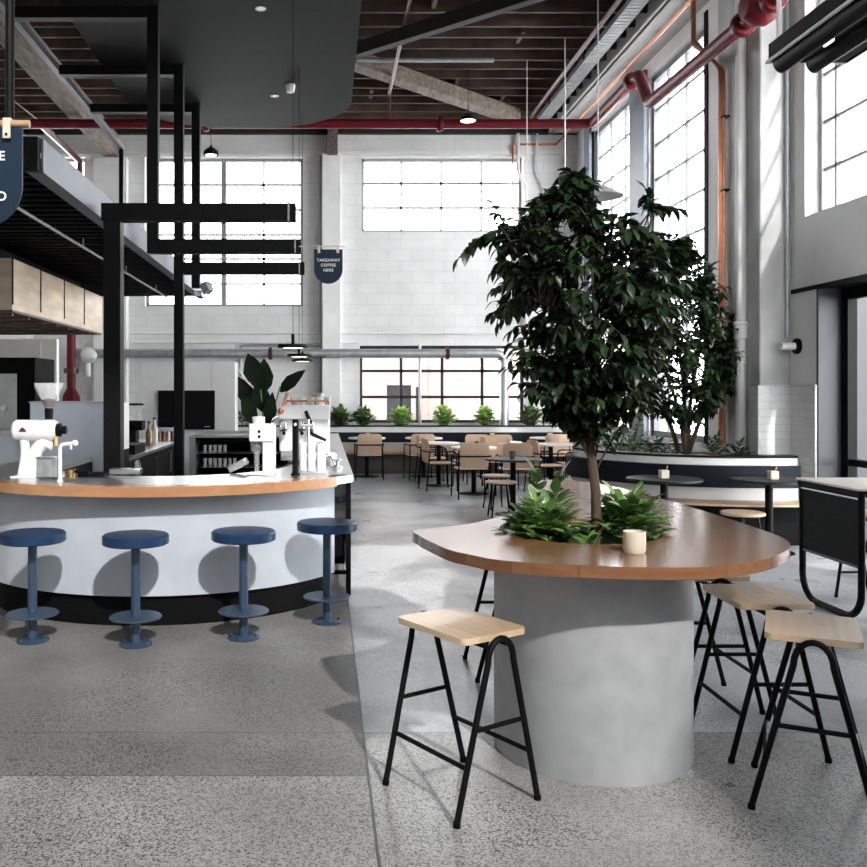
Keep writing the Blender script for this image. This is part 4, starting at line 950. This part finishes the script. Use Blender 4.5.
t = MB(); t.box(-2.90, -1.94, 15.926, 15.931, 1.0, 1.64); link('panel', t, mat('dark_screen', (0.004, 0.004, 0.005), 0.5, spec=0.1), sc_, smooth=0)
t = MB(); t.box(-2.10, -2.0, 15.922, 15.927, 1.015, 1.025); link('maker_mark', t, LETTER, sc_, smooth=0)
def bottle(name, label, x, y, z, r, h, m, cap_m, group=None):
    b = thing(name, label, 'bottle', (x, y, z), group=group)
    t = MB(); t.lathe((x, y, z), [(0, 0), (r, 0), (r, h*.55), (r*.38, h*.76), (r*.38, h*.94), (0, h*.94)], 16); link('body', t, m, b)
    t = MB(); t.lathe((x, y, z), [(r*.45, h*.93), (r*.45, h), (0, h)], 12); link('cap', t, cap_m, b)
    return b
AMBER = mat('amber_bottle_glass', (0.16, 0.08, 0.03), 0.15, var=0.2)
PALEB = mat('pale_bottle_glass', (0.45, 0.44, 0.40), 0.15, var=0.1)
bottle('bottle', 'amber bottle on the back counter, nearest the black column', -2.30, 11.9, .92, .045, .33, AMBER, BLACK)
bottle('bottle', 'pale bottle on the back counter, right of the amber one', -2.36, 12.6, .92, .05, .36, PALEB, BLACK)
for i in range(7):
    t = MB(); t.lathe((0, 0, 0), [(0, 0), (.036, 0), (.036, .13), (.03, .14), (0, .14)], 12)
    o = single('jar', t, (ROSE, AMBER, ROSE, PALEB, ROSE, AMBER, PALEB)[i], 'small %s jar in the row on the far back counter' % ('dark red', 'amber', 'dark red', 'pale', 'dark red', 'amber', 'pale')[i], 'jar', 'jars on the back counter'); o.location = (-2.45+.10*i*.62, 13.1+.02*i, .92)
t = MB(); t.box(-2.62, -2.11, 13.45, 13.58, .92, 1.10); single('steel_box', t, PANEL_BLUE, 'pale blue-grey box at the far end of the back counter', 'box', bevel=.004)
gm = thing('coffee_grinder', 'small black coffee grinder on the back counter beside the partition', 'grinder', (-2.36, 11.3, .92))
t = MB(); t.box(-2.45, -2.27, 11.18, 11.42, .92, .96); t.box(-2.43, -2.33, 11.2, 11.4, .96, 1.22); t.box(-2.45, -2.25, 11.2, 11.4, 1.16, 1.28); link('body', t, BLACK, gm, .006)
t = MB(); t.lathe((-2.35, 11.3, 1.28), [(.04, 0), (.085, .14), (.085, .19), (.08, .19)], 18); link('hopper', t, CLEARP, gm)
t = MB(); t.lathe((-2.35, 11.3, 1.47), [(0, 0), (.10, 0), (.10, .025), (0, .03)], 18); link('lid', t, BLACK, gm)
t = MB(); t.box(-2.6, -2.15, 10.3, 10.9, .92, 1.03); single('knock_box', t, BLACK, 'low black drawer box on the back counter behind the grinder', 'box', bevel=.006)
ov = thing('oven', 'tall black oven with grey door at the left edge under the hood', 'oven', (-4.2, 11.3, 0))
t = MB(); t.box(-4.75, -3.52, 11.0, 11.8, 0, 2.06); link('body', t, BLACK_MATT, ov, .006)
t = MB(); t.box(-4.70, -3.74, 10.985, 11.0, 1.02, 1.86); link('door', t, GREY_PAINT, ov, .004)
for i in range(3): t = MB(); t.lathe((-4.45+i*.28, 10.985, 1.44), [(0, .05), (.035, .05), (.04, 0)], 14, (0, -1, 0)); link('knob', t, STEEL, ov)
kb = thing('kitchen_bench', 'steel kitchen bench with blue-grey front at the left edge', 'bench', (-4, 10.2, 0))
t = MB(); t.box(-5.2, -3.0, 9.8, 10.6, 1.18, 1.21); link('steel_top', t, STEEL, kb, smooth=0)
t = MB(); t.box(-5.2, -3.0, 9.85, 10.6, 0, 1.18); link('front', t, PANEL_BLUE, kb, smooth=0)
wc = thing('white_cupboard', 'white cupboard under the hood right of the black oven', 'cupboard', (-4.7, 14.4, 0))
t = MB(); t.box(-5.35, -4.14, 14.0, 14.12, 0, 2.46); link('body', t, WHITE_PAINT, wc, .006)
t = MB(); t.box(-4.40, -4.385, 13.985, 14.0, 0.1, 2.4); link('door_edge', t, WHITE, wc, smooth=0)
t = MB(); t.box(-5.3, -5.1, 18.74, 18.8, 2.15, 2.45); single('switch_box', t, GALV, 'small grey box on the back wall left of the red standpipe', 'box')
pl = thing('potted_plant', 'tall dark big-leaved plant before the back wall beside the white kiosk', 'plant', (-1.05, 16.6, 0))
t = MB(); t.lathe((-1.05, 16.6, 0), [(0, 0), (.16, 0), (.2, .42), (.18, .42), (.17, .36), (0, .36)], 24); link('pot', t, WHITE, pl)
t = MB(); f_ = MB()
for i, (dx, dz, w_) in enumerate(((-.16, 2.10, .34), (-.02, 1.98, .30), (.26, 1.98, .22), (-.26, 1.72, .28), (-.06, 1.62, .30), (-.2, 1.38, .26), (.06, 1.36, .22), (-.10, 2.02, .3))):
    top = Vector((-1.05+dx, 16.6-.05*i+.1, dz-.25)); pts = bend([(-1.05, 16.6, .36), (-1.05+dx*.3, 16.6, dz*.55), top], .4, 5); t.tube(pts, .014, 6)
    f_.leaf(top-Vector((0,0,.1)), Vector((dx*1.3, -.25, .75 if i != 2 else .35)), Vector((0, -1, .3)), .60, w_*1.15, .2, .35)
link('stems', t, GREEN, pl); link('leaves', f_, BACKLITLEAF, pl, smooth=60, recalc=False)
fern_plant('ledge_plant', 'dark plant on the ledge right of the white kiosk', (-1.62, 18.34, .87), 10, .34, .24, .12, .05, FICUS, pairs=4)
# ================================================================ on the bar top
ek = thing('coffee_grinder', 'large white coffee grinder with clear hopper at the left end of the bar', 'grinder', (-2.14, 6.86, 1.0))
g = lambda x, y, Y_=6.86: on_y(x, y, Y_)
t = MB(); a, b_ = g(14, 430), g(57, 430.5); r = .079
t.lathe((a.x, a.y, a.z), [(0, 0), (r*.8, 0), (r, .02), (r, b_.x-a.x-.02), (r*.92, b_.x-a.x), (0, b_.x-a.x)], 28, (1, 0, -.01)); link('motor_body', t, WHITE, ek)
t = MB(); v = g(49, 419); t.lathe((v.x, v.y, v.z), [(.03, 0), (.034, .07), (.03, .085)], 18); link('collar', t, BLACK, ek)
t = MB(); t.lathe((v.x, v.y, v.z+.08), [(.03, 0), (.075, .10), (.108, .165), (.112, .195), (.106, .195), (.07, .10), (.026, .005)], 24); link('hopper', t, CLEARP, ek)
t = MB(); t.lathe((v.x, v.y, v.z+.085), [(0, 0), (.028, .002), (.055, .06), (0, .075)], 18); link('coffee_beans', t, mat('coffee_beans', (.035, .015, .008), .5, var=.5, scale=60), ek)
t = MB(); w0 = g(57, 430); t.lathe((w0.x, w0.y, w0.z), [(.05, 0), (.052, .03), (.03, .035), (.032, .07), (0, .07)], 16, (1, 0, 0)); link('dial', t, BLACK, ek)
t = MB(); w0 = g(56, 438); t.cyl((w0.x, w0.y-.02, w0.z+.01), (w0.x+.005, w0.y-.03, w0.z-.06), .02, 10); link('outlet', t, BRASS, ek)
t = MB()
for (xs, ww) in (((24, 437, 26, 452, 22, 474), .036), ((46, 440, 36, 450, 31, 474), .05)):
    p = [g(xs[i], xs[i+1]) for i in (0, 2, 4)]; p[2].z = 1.0
    t.tube(bend(p, .12, 5), ww, 12)
p = [g(44, 442), g(53, 447)]; t.tube([p[0], p[1]], [.05, .032], 12)
link('stand', t, WHITE, ek)
t = MB(); t.box(-2.34, -1.95, 6.72, 7.0, 1.0, 1.012); link('foot', t, WHITE, ek, .004)
t = MB(); q = g(26, 430); t.poly([(q.x-.03, q.y-.0815, q.z-.01), (q.x+.03, q.y-.0815, q.z-.01), (q.x+.018, q.y-.0822, q.z+.012), (q.x, q.y-.0824, q.z+.026), (q.x-.018, q.y-.0822, q.z+.012)]); link('badge', t, mat('dark_red_badge', (.08, .02, .02), .5), ek, smooth=0)
jar = g(50, 462)
gb = thing('glass_bin', 'clear-sided grounds bin under the large white grinder', 'bin', (-2.03, 6.72, 1.012))
t = MB(); t.box(-2.11, -1.96, 6.62, 6.71, 1.013, 1.15); link('body', t, mat('grey_clear_plastic', (.22, .23, .235), .2, var=.3, scale=14), gb, .008)
t = MB(); t.box(-2.115, -1.955, 6.615, 6.715, 1.15, 1.165); link('rim', t, STEEL, gb, .003)
tp_ = thing('bar_tap', 'white swan-neck tap on the bar right of the large grinder', 'tap', (-1.94, 6.55, 1.0))
q = [g(60, 477, 6.5), g(60, 445, 6.5), g(75, 443, 6.5)]; q[0].z = 1.0
t = MB(); t.tube(bend(q, .03, 5), .014, 12); link('neck', t, WHITE, tp_)
t = MB(); t.lathe(q[2], [(0, -.024), (.018, -.016), (.024, 0), (.018, .016), (0, .024)], 14); link('knob', t, WHITE, tp_)
t = MB(); t.cyl((q[2].x-.03, q[2].y, q[2].z-.005), (q[2].x-.03, q[2].y, q[2].z-.045), .009, 8); link('spout', t, WHITE, tp_)
t = MB(); t.lathe((q[0].x, q[0].y, 1.0), [(.022, 0), (.022, .008), (.014, .012)], 14); link('base_plate', t, WHITE, tp_)
pf = thing('portafilter', 'black and brass portafilter lying right of the white swan-neck tap', 'portafilter', (-1.85, 6.75, 1.0))
t = MB(); t.lathe((-1.90, 6.78, 1.0), [(0, 0), (.04, 0), (.045, .06), (.03, .065), (0, .05)], 16); link('basket', t, BRASS, pf)
t = MB(); t.tube([(-1.87, 6.77, 1.045), (-1.74, 6.72, 1.03)], [.012, .018], 10); link('handle', t, BLACK, pf)
t = MB(); t.box(-1.86, -1.66, 6.82, 6.98, 1.0, 1.025); single('rubber_mat', t, BLACK_MATT, 'black tamping mat on the bar below the partition', 'mat', bevel=.005)
t = MB(); t.box(-1.66, -1.42, 6.98, 7.1, 1.0, 1.045); single('steel_tray', t, STEEL, 'small steel tray on the inner bar edge left of the black column', 'tray', bevel=.004)
# right group
gr = thing('coffee_grinder', 'white upright grinder with clear chamber on the bar, left of the black tap column', 'grinder', (-.47, 6.98, 1.0))
p = lambda x, y, Y_=7.0: on_y(x, y, Y_)
t = MB(); t.box(p(263, 0).x, p(275.5, 0).x, 6.92, 7.08, 1.0, p(0, 425).z); t.box(p(250, 0).x, p(275, 0).x, 6.90, 7.1, p(0, 441).z, p(0, 424).z); link('body', t, WHITE, gr, .012, seg=3)
t = MB(); v = p(258, 424); t.lathe((v.x+.005, 7.0, v.z), [(.045, 0), (.05, .055), (0, .06)], 20); link('hopper', t, WHITE_PAINT, gr)
t = MB(); v = p(257, 441); t.lathe((v.x, 6.98, v.z), [(.05, 0), (.045, -.06), (.02, -.10), (.02, -.24)], 18); link('chamber', t, CLEARP, gr)
for yy in (431, 436): t = MB(); v = p(260, yy); t.lathe((v.x, 6.9, v.z), [(0, .006), (.011, .006), (.012, 0)], 12, (0, -1, 0)); link('button', t, BLACK, gr)
t = MB(); t.box(p(248, 0).x, p(276, 0).x, 6.88, 7.1, 1.0, 1.012); link('foot', t, STEEL, gr, .003)
t = MB(); t.beam((-.74, 7.12, 1.03), (-.60, 7.12, 1.10), .16, .05); single('steel_wedge', t, STEEL, 'small steel knock-out chute on the bar left of the white upright grinder', 'tray', bevel=.004)
em = thing('espresso_machine', 'large white espresso machine with copper trim on the right leg of the bar', 'espresso machine', (-.2, 8.3, 1.0))
e = lambda x, y: on_y(x, y, 8.1)
xL, xR = e(279, 0).x, e(330, 0).x
t = MB(); t.box(xL, xR, 8.12, 8.75, 1.10, e(0, 405.5).z); link('body', t, WHITE, em, .02, seg=3)
t = MB(); t.box(xL-.0, xR, 8.05, 8.13, e(0, 419).z, e(0, 405).z); link('upper_panel', t, WHITE_PAINT, em, .008)
t = MB(); t.box(xL+.02, xR, 8.02, 8.7, 1.03, 1.10); link('base', t, STEEL, em, .004)
for sx in (xL+.06, xR-.06):
    for sy in (8.08, 8.64): t = MB(); t.cyl((sx, sy, 1.0), (sx, sy, 1.035), .02, 10); link('foot', t, BLACK, em)
t = MB(); t.box(xL+.02, xR, 7.98, 8.08, 1.07, 1.085); link('drip_tray', t, STEEL, em, .003)
t = MB(); z_ = e(0, 401).z; t.tube(bend([(xL+.06, 8.68, z_), (xL+.06, 8.1, z_), (xR-.01, 8.1, z_), (xR-.01, 8.68, z_)], .03), .009, 8)
for sx in (xL+.06, xR-.01): t.cyl((sx, 8.1, e(0, 405.5).z), (sx, 8.1, z_), .006, 6)
link('cup_rail', t, COPPER, em)
t = MB(); v = e(281, 411); t.lathe((v.x, 8.05, v.z), [(0, .02), (.012, .02), (.028, .012), (.03, 0)], 18, (0, -1, 0)); link('dial', t, COPPER, em)
t = MB(); v, w_ = e(283, 406), e(288, 393); t.tube([(v.x, 8.04, v.z), (w_.x, 8.0, w_.z)], [.010, .016], 10); link('lever', t, COPPER, em)
for x_ in (284, 301.5, 311):
    v = e(x_, 421); t = MB(); t.lathe((v.x, 8.02, v.z-.09), [(0, 0), (.035, 0), (.04, .04), (.03, .09), (0, .09)], 16); gh = link('group_head', t, CHROME, em)
    t = MB(); t.tube([(v.x, 7.99, v.z-.075), (v.x+.01, 7.85, v.z-.10)], [.012, .016], 10); link('portafilter_handle', t, BLACK, gh)
t = MB(); v, w_ = e(306, 411), e(310.5, 422); t.tube([(v.x, 8.0, v.z), (w_.x, 7.96, w_.z)], [.016, .02], 10); link('steam_lever', t, BLACK, em)
t = MB(); t.tube(bend([(xL-.005, 8.06, 1.42), (xL-.06, 7.98, 1.40), (xL-.05, 7.95, 1.14)], .03), .006, 6); link('steam_wand', t, CHROME, em)
for k, (xa, xb) in enumerate(((299, 306.5), (308, 315.5), (317, 326))): t = MB(); t.cyl((e((xa+xb)/2, 0).x, 8.08, 1.10), (e((xa+xb)/2, 0).x, 8.08, e(0, 443).z), (xb-xa)/2*8.1/FOC, 18); link('splash_cylinder', t, WHITE, em)
ztop = e(0, 405.5).z
for i in range(9):
    t = MB(); t.lathe((0, 0, 0), [(0, 0), (.026, 0), (.036, .075), (.033, .075), (.023, .006), (0, .006)], 16)
    o = single('coffee_cup', t, WHITE if i % 2 else PALEGLASS, ('white' if i % 2 else 'clear') + ' cup on top of the espresso machine', 'cup', ('white cups' if i % 2 else 'clear cups') + ' on the espresso machine'); o.location = (xL+.13+(i % 5)*.078, 8.25+.13*(i//5), ztop)
mc = thing('milk_carton', 'small white carton with blue cap behind the espresso machine lever', 'carton', (e(285, 0).x, 8.5, ztop))
t = MB(); x_ = e(284, 0).x+.01; t.box(x_-.03, x_+.03, 8.45, 8.51, ztop, ztop+.085); link('body', t, WHITE, mc, .004)
t = MB(); t.cyl((x_, 8.48, ztop+.085), (x_, 8.48, ztop+.105), .016, 10); link('cap', t, mat('blue_cap', (.02, .03, .20), .4), mc)
t = MB(); t.lathe((0, 0, 0), [(0, 0), (.04, 0), (.055, .10), (.03, .12), (0, .12)], 14); o = single('steel_jug', t, GALV, 'small steel jug on the right end of the espresso machine top', 'jug'); o.location = (e(318, 0).x, 8.55, ztop)
bc = thing('tap_column', 'slim black tap column on the bar in front of the espresso machine', 'tap', (p(295.5, 0).x, 6.95, 1.0))
x_ = p(295.5, 0, 6.95).x
t = MB(); t.cyl((x_, 6.95, 1.0), (x_, 6.95, p(0, 419).z), .025, 18); t.lathe((x_, 6.95, 1.0), [(.036, 0), (.036, .01), (.025, .02)], 18); link('column', t, BLACK, bc)
t = MB(); t.lathe((x_, 6.93, p(0, 425).z), [(0, .05), (.012, .05), (.014, 0)], 12, (0, -1, .2)); link('nozzle', t, CHROME, bc)
bt_ = thing('beer_font', 'chrome tap tower with black handle and drip tray beside the black tap column', 'tap', (p(313, 0).x, 7.1, 1.0))
x_ = p(312, 0, 7.1).x
t = MB(); t.box(p(302, 0).x, p(326, 0).x, 7.02, 7.2, 1.0, 1.02); link('drip_tray', t, STEEL, bt_, .003)
for xa, xb in ((300, 306.5), (308, 315.5), (317, 325.5)): t = MB(); cx_ = p((xa+xb)/2, 0, 7.15).x; t.lathe((cx_, 7.15, 1.02), [(0, 0), ((xb-xa)/2*7.15/FOC, 0), ((xb-xa)/2*7.15/FOC, p(0, 443).z-1.03), ((xb-xa)/2*7.15/FOC*.8, p(0, 443).z-1.02), (0, p(0, 443).z-1.02)], 20); link('white_cylinder', t, WHITE, bt_)
t = MB(); t.cyl((p(307, 0).x, 7.18, p(0, 443).z-.01), (p(307, 0).x, 7.18, p(0, 420).z), .018, 14); t.cyl((p(301, 0).x, 7.16, p(0, 426).z), (p(314, 0).x, 7.16, p(0, 426).z), .014, 12); link('tower', t, CHROME, bt_)
t = MB(); a_, b_ = p(312, 434, 7.1), p(326, 440.5, 7.1); t.tube([a_, b_], [.016, .011], 10); link('handle', t, BLACK, bt_)
gl = thing('rinser', 'chrome glass rinser near the right edge of the bar', 'tap', (.12, 7.6, 1.0))
t = MB(); t.lathe((.12, 7.6, 1.0), [(0, 0), (.05, 0), (.05, .015), (.015, .02), (.015, .06), (.04, .065), (.04, .075), (0, .075)], 18); link('body', t, CHROME, gl)
t = MB(); t.tube(bend([(.10, 7.62, 1.02), (.06, 7.62, 1.12), (.02, 7.62, 1.10)], .03), .009, 8); link('spout', t, CHROME, gl)
for i in range(4):
    o = glass_tumbler('water_glass', 'clear glass on the bar top right of the espresso machine', .0+.09*(i % 2), 7.9+.12*(i//2), 1.0, .032, .10, 'glasses on the bar right end', PALEGLASS)
# ================================================================ lamps
def disc_pendant(label, y_):
    s = thing('disc_pendant', label, 'pendant lamp', (-.30, y_, 2.08), group='black disc pendants over the service leg of the bar')
    t = MB(); t.lathe((-.30, y_, 2.08), [(0, 0), (.15, 0), (.155, .01), (.15, .035), (.02, .04), (0, .04)], 32); link('shade', t, BLACK, s)
    t = MB(); t.cyl((-.30, y_, 2.115), (-.30, y_, 2.22), .017, 12); link('stem', t, BLACK, s)
    t = MB(); t.cyl((-.30, y_, 2.22), (-.30, y_, 5.70), .003, 6); link('cord', t, BLACK, s)
    t = MB(); t.lathe((-.30, y_, 2.078), [(0, 0), (.10, 0), (.10, .004)], 24); link('lens', t, LAMPWHITE, s)
disc_pendant('nearest black disc pendant over the service leg of the bar', 9.0)
disc_pendant('middle black disc pendant over the service leg of the bar', 11.3)
disc_pendant('farthest black disc pendant over the service leg of the bar', 13.1)
def flat_lamp(label, px_, py, y_, r):
    v = on_y(px_, py, y_); s = thing('high_bay_lamp', label, 'pendant lamp', (v.x, y_, v.z))
    t = MB(); t.lathe((v.x, y_, v.z), [(r, 0), (r, .05), (.05, .12), (0, .12)], 28); link('housing', t, BLACK, s)
    t = MB(); t.lathe((v.x, y_, v.z), [(0, .0), (r*.95, .002)], 28); link('diffuser', t, LAMPWHITE, s)
    t = MB(); t.cyl((v.x, y_, v.z+.12), (v.x, y_, ZC), .006, 6); link('cord', t, BLACK, s)
flat_lamp('glowing round high-bay lamp near the top edge under the roof', 523, 8, 13.3, .17)
flat_lamp('glowing round high-bay lamp just in front of the red pipe', 468, 121, 15.5, .135)
v = on_y(211, 154, 15.5); s = thing('dome_pendant', 'black dome pendant hanging before the upper left back window', 'pendant lamp', (v.x, 15.5, v.z))
t = MB(); t.lathe((v.x, 15.5, v.z), [(.13, -.02), (.12, .05), (.06, .10), (.02, .12), (.02, .15), (0, .15)], 24); link('shade', t, BLACK, s)
t = MB(); t.lathe((v.x, 15.5, v.z), [(0, -.03), (.10, -.02)], 20); link('diffuser', t, LAMPWHITE, s)
t = MB(); t.cyl((v.x, 15.5, v.z+.14), (v.x, 15.5, ZC), .006, 6); link('cord', t, BLACK, s)
v = on_y(598, 197, 13); s = thing('white_pendant', 'white cone pendant behind the tree before the tall windows', 'pendant lamp', (v.x, 13, v.z))
t = MB(); t.lathe((v.x, 13, v.z), [(.36, 0), (.36, .015), (.14, .14), (.05, .17), (.05, .24), (0, .24)], 32); link('shade', t, WHITE_PAINT, s)
t = MB(); t.lathe((v.x, 13, v.z), [(.0, .09), (.13, .09), (.34, .004)], 32); link('inner_reflector', t, GREY_PAINT, s)
t = MB(); t.cyl((v.x, 13, v.z+.24), (v.x, 13, ZC), .010, 6); link('cord', t, WHITE_PAINT, s)
v = on_y(565, 120, 14.2)
t = MB(); t.cyl((v.x, 14.2, 4.6), (v.x, 14.2, ZC), .010, 6); single('hanging_rod', t, WHITE_PAINT, 'thin white hanging rod left of the white pendant cord', 'rod')
v = on_y(527, 150, 15.0)
t = MB(); t.cyl((v.x, 15.0, 4.6), (v.x, 15.0, ZC), .007, 6); single('hanging_rod', t, WHITE_PAINT, 'thin pale hanging cord before the right edge of the upper back window', 'rod')
hl = thing('trough_light', 'long black twin trough light hung at the top right corner', 'light', (3.2, 5, 3.84))
t = MB(); t.box(2.97, 3.50, 3.2, 6.0, 3.85, 3.87); t.box(2.97, 2.985, 3.2, 6.0, 3.84, 3.96); t.box(3.485, 3.50, 3.2, 6.0, 3.84, 3.96); t.box(2.97, 3.5, 5.985, 6.0, 3.84, 3.9); link('frame', t, BLACK, hl, smooth=0)
t = MB(); t.box(2.955, 2.972, 3.2, 6.005, 3.836, 3.852); t.box(2.955, 3.507, 5.997, 6.012, 3.836, 3.848); link('edge_trim', t, WHITE, hl, smooth=0)
for x in (3.05, 3.27):
    t = MB(); t.prism([(x+.06*math.cos(a_), 3.85+.085*math.sin(a_)) for a_ in [PI + i*PI/10 for i in range(11)]], -5.99, -3.2)
    for q in t.bm.verts: q.co = Vector((q.co.x, -q.co.z, q.co.y))
    link('trough', t, BLACK, hl)
t = MB(); t.box(3.14, 3.2, 3.2, 5.97, 3.835, 3.85); t.box(3.38, 3.46, 3.2, 5.97, 3.835, 3.85); link('louvre', t, CHAR, hl, smooth=0)
for x, yy in ((3.05, 5.6), (3.27, 5.2)): t = MB(); t.box(x+.062, x+.075, yy-.1, yy, 3.79, 3.82); link('lamp_window', t, BULB, hl, smooth=0)
t = MB(); t.cyl((2.99, 5.9, 3.96), (2.99, 5.9, ZC-.1), .017, 8); link('hanger_rod', t, WHITE_PAINT, hl)
t = MB(); t.tube([(3.08, 5.75, 3.95), (3.9, 5.75, 5.4), (3.9, 5.75, ZC-.1)], .016, 8); link('hanger_rod', t, WHITE_PAINT, hl)
wlm = thing('wall_light', 'white cylinder wall light with black disc mount beside the door', 'light', (5.28, 10.13, 2.16))
v = on_y(792.5, 346.5, 10.1)
t = MB(); t.lathe((5.29, 10.04, 2.15), [(0, -.01), (.088, -.01), (.088, .02), (0, .03)], 24, (-1, 0, 0)); link('mount', t, BLACK, wlm)
t = MB(); t.cyl((5.26, 10.04, 2.15), (5.11, 10.04, 2.15), .042, 18); link('shade', t, WHITE, wlm)
fl_ = thing('floodlight', 'small grey floodlight clamped near the farthest black frame', 'light', (-1.62, 12.6, 3.1))
t = MB(); t.beam((-1.66, 12.6, 3.06), (-1.58, 12.55, 3.12), .13, .15); link('head', t, GALV, fl_, .006)
t = MB(); t.tube([(-1.79, 12.65, 3.05), (-1.72, 12.6, 3.03), (-1.66, 12.6, 3.06)], .012, 8); t.box(-1.80, -1.70, 12.6, 12.7, 2.99, 3.06); link('bracket', t, WHITE_PAINT, fl_)
# ================================================================ hanging signs
def hang_sign(label, right, y_, ztop, w, h, rod_x0, rod_x1, rod_z, rod_r, rod_m, lines, size):
    s = thing('hanging_sign', label, 'sign', (right-w/2, y_, ztop))
    cx = right-w/2; r = w/2
    o = [(right, ztop), (cx-r, ztop)] + [(cx-r*math.cos(a), ztop-h+r-r*math.sin(a)) for a in [i*PI/24 for i in range(25)]]
    t = MB(); t.prism([(x, z) for x, z in o], 0, .012)
    for q in t.bm.verts: q.co = Vector((q.co.x, y_ + q.co.z, q.co.y))
    link('board', t, SIGNBLUE, s, .0015)
    t = MB(); t.tube([(rod_x0, y_+.006, rod_z), (rod_x1, y_+.006, rod_z)], rod_r, 12); link('dowel', t, rod_m, s)
    for x in (right-w*.17, cx-r+w*.17):
        t = MB(); t.box(x-w*.045, x+w*.045, y_-.016, y_-.010, ztop-h*.11, rod_z+rod_r); t.box(x-w*.045, x+w*.045, y_-.012, y_+.022, rod_z+rod_r, rod_z+rod_r+.003); t.box(x-w*.045, x+w*.045, y_+.014, y_+.018, ztop-h*.11, rod_z+rod_r); tb = link('strap', t, CREAM, s, smooth=0)
        t = MB(); t.lathe((x, y_-.017, ztop-h*.075), [(0, .003), (.005, .003), (.005, 0)], 10, (0, -1, 0)); link('rivet', t, BLACK, tb)
    for body, dz, dx in lines: text('lettering', body, size, (cx+dx, y_-.003, ztop-dz*h), (PI/2, 0, 0), LETTER, s)
    return s
v = on_y(342.5, 250.5, 9.5)
s2 = hang_sign('small navy takeaway coffee sign hanging from the second black frame', v.x, 9.42, v.z, .30, .36, -.25, v.x+.03, on_y(0, 247.5, 9.5).z, .008, CREAM, [('TAKEAWAY', .32, 0), ('COFFEE', .465, 0), ('HERE', .61, 0)], .042)
v = on_y(22, 128, 3.25)
s1 = hang_sign('large navy sign cut by the left edge, hanging from a pale wooden dowel', v.x, 3.25, v.z, .30, .36, -1.75, on_y(29, 0, 3.25).x, on_y(0, 123.5, 3.25).z, .0145, BENCHWOOD, [('E', .285, .078), ('D', .69, .078)], .047)
t = MB(); t.cyl((-1.143, 3.285, 2.60), (-1.143, 3.285, ZC), .0165, 10); single('steel_hanger', t, BLACK, 'black hanger post carrying the dowel of the large navy sign at the left edge', 'post')
# ================================================================ light and camera
wd = bpy.data.worlds.new('sky'); S.world = wd; wd.use_nodes = True
N, L = wd.node_tree.nodes, wd.node_tree.links; bg = N['Background']
tc = N.new('ShaderNodeTexCoord'); sx = N.new('ShaderNodeSeparateXYZ'); cr = N.new('ShaderNodeValToRGB')
L.new(tc.outputs['Generated'], sx.inputs[0]); L.new(sx.outputs['Z'], cr.inputs[0])
cr.color_ramp.elements[0].position = 0.0; cr.color_ramp.elements[0].color = (1, 1, 1, 1)
cr.color_ramp.elements[1].position = 0.7; cr.color_ramp.elements[1].color = (0.055, 0.06, 0.07, 1)
L.new(cr.outputs[0], bg.inputs['Color']); bg.inputs['Strength'].default_value = WORLD
sd = bpy.data.lights.new('sun', 'SUN'); sd.energy = SUN; sd.angle = math.radians(1.6); sd.color = (1.0, 0.985, 0.96)
so_ = bpy.data.objects.new('sun', sd); C.objects.link(so_)
so_.rotation_euler = Vector((-.13, .355, -.285)).to_track_quat('-Z', 'Y').to_euler()
cd = bpy.data.cameras.new('camera'); cam = bpy.data.objects.new('camera', cd); C.objects.link(cam)
cam.location = (0, 0, EYE); cam.rotation_euler = (PI/2, 0, 0)
cd.sensor_width = 36; cd.lens = 36*FOC/867.0; cd.shift_x = (433.5-CX)/867.0; cd.shift_y = (CY-433.5)/867.0
cd.clip_start = 0.05; cd.clip_end = 200
S.camera = cam
S.view_settings.view_transform = 'Standard'; S.view_settings.look = 'None'; S.view_settings.exposure = EXPO; S.view_settings.gamma = 1.0
S.view_settings.use_curve_mapping = False
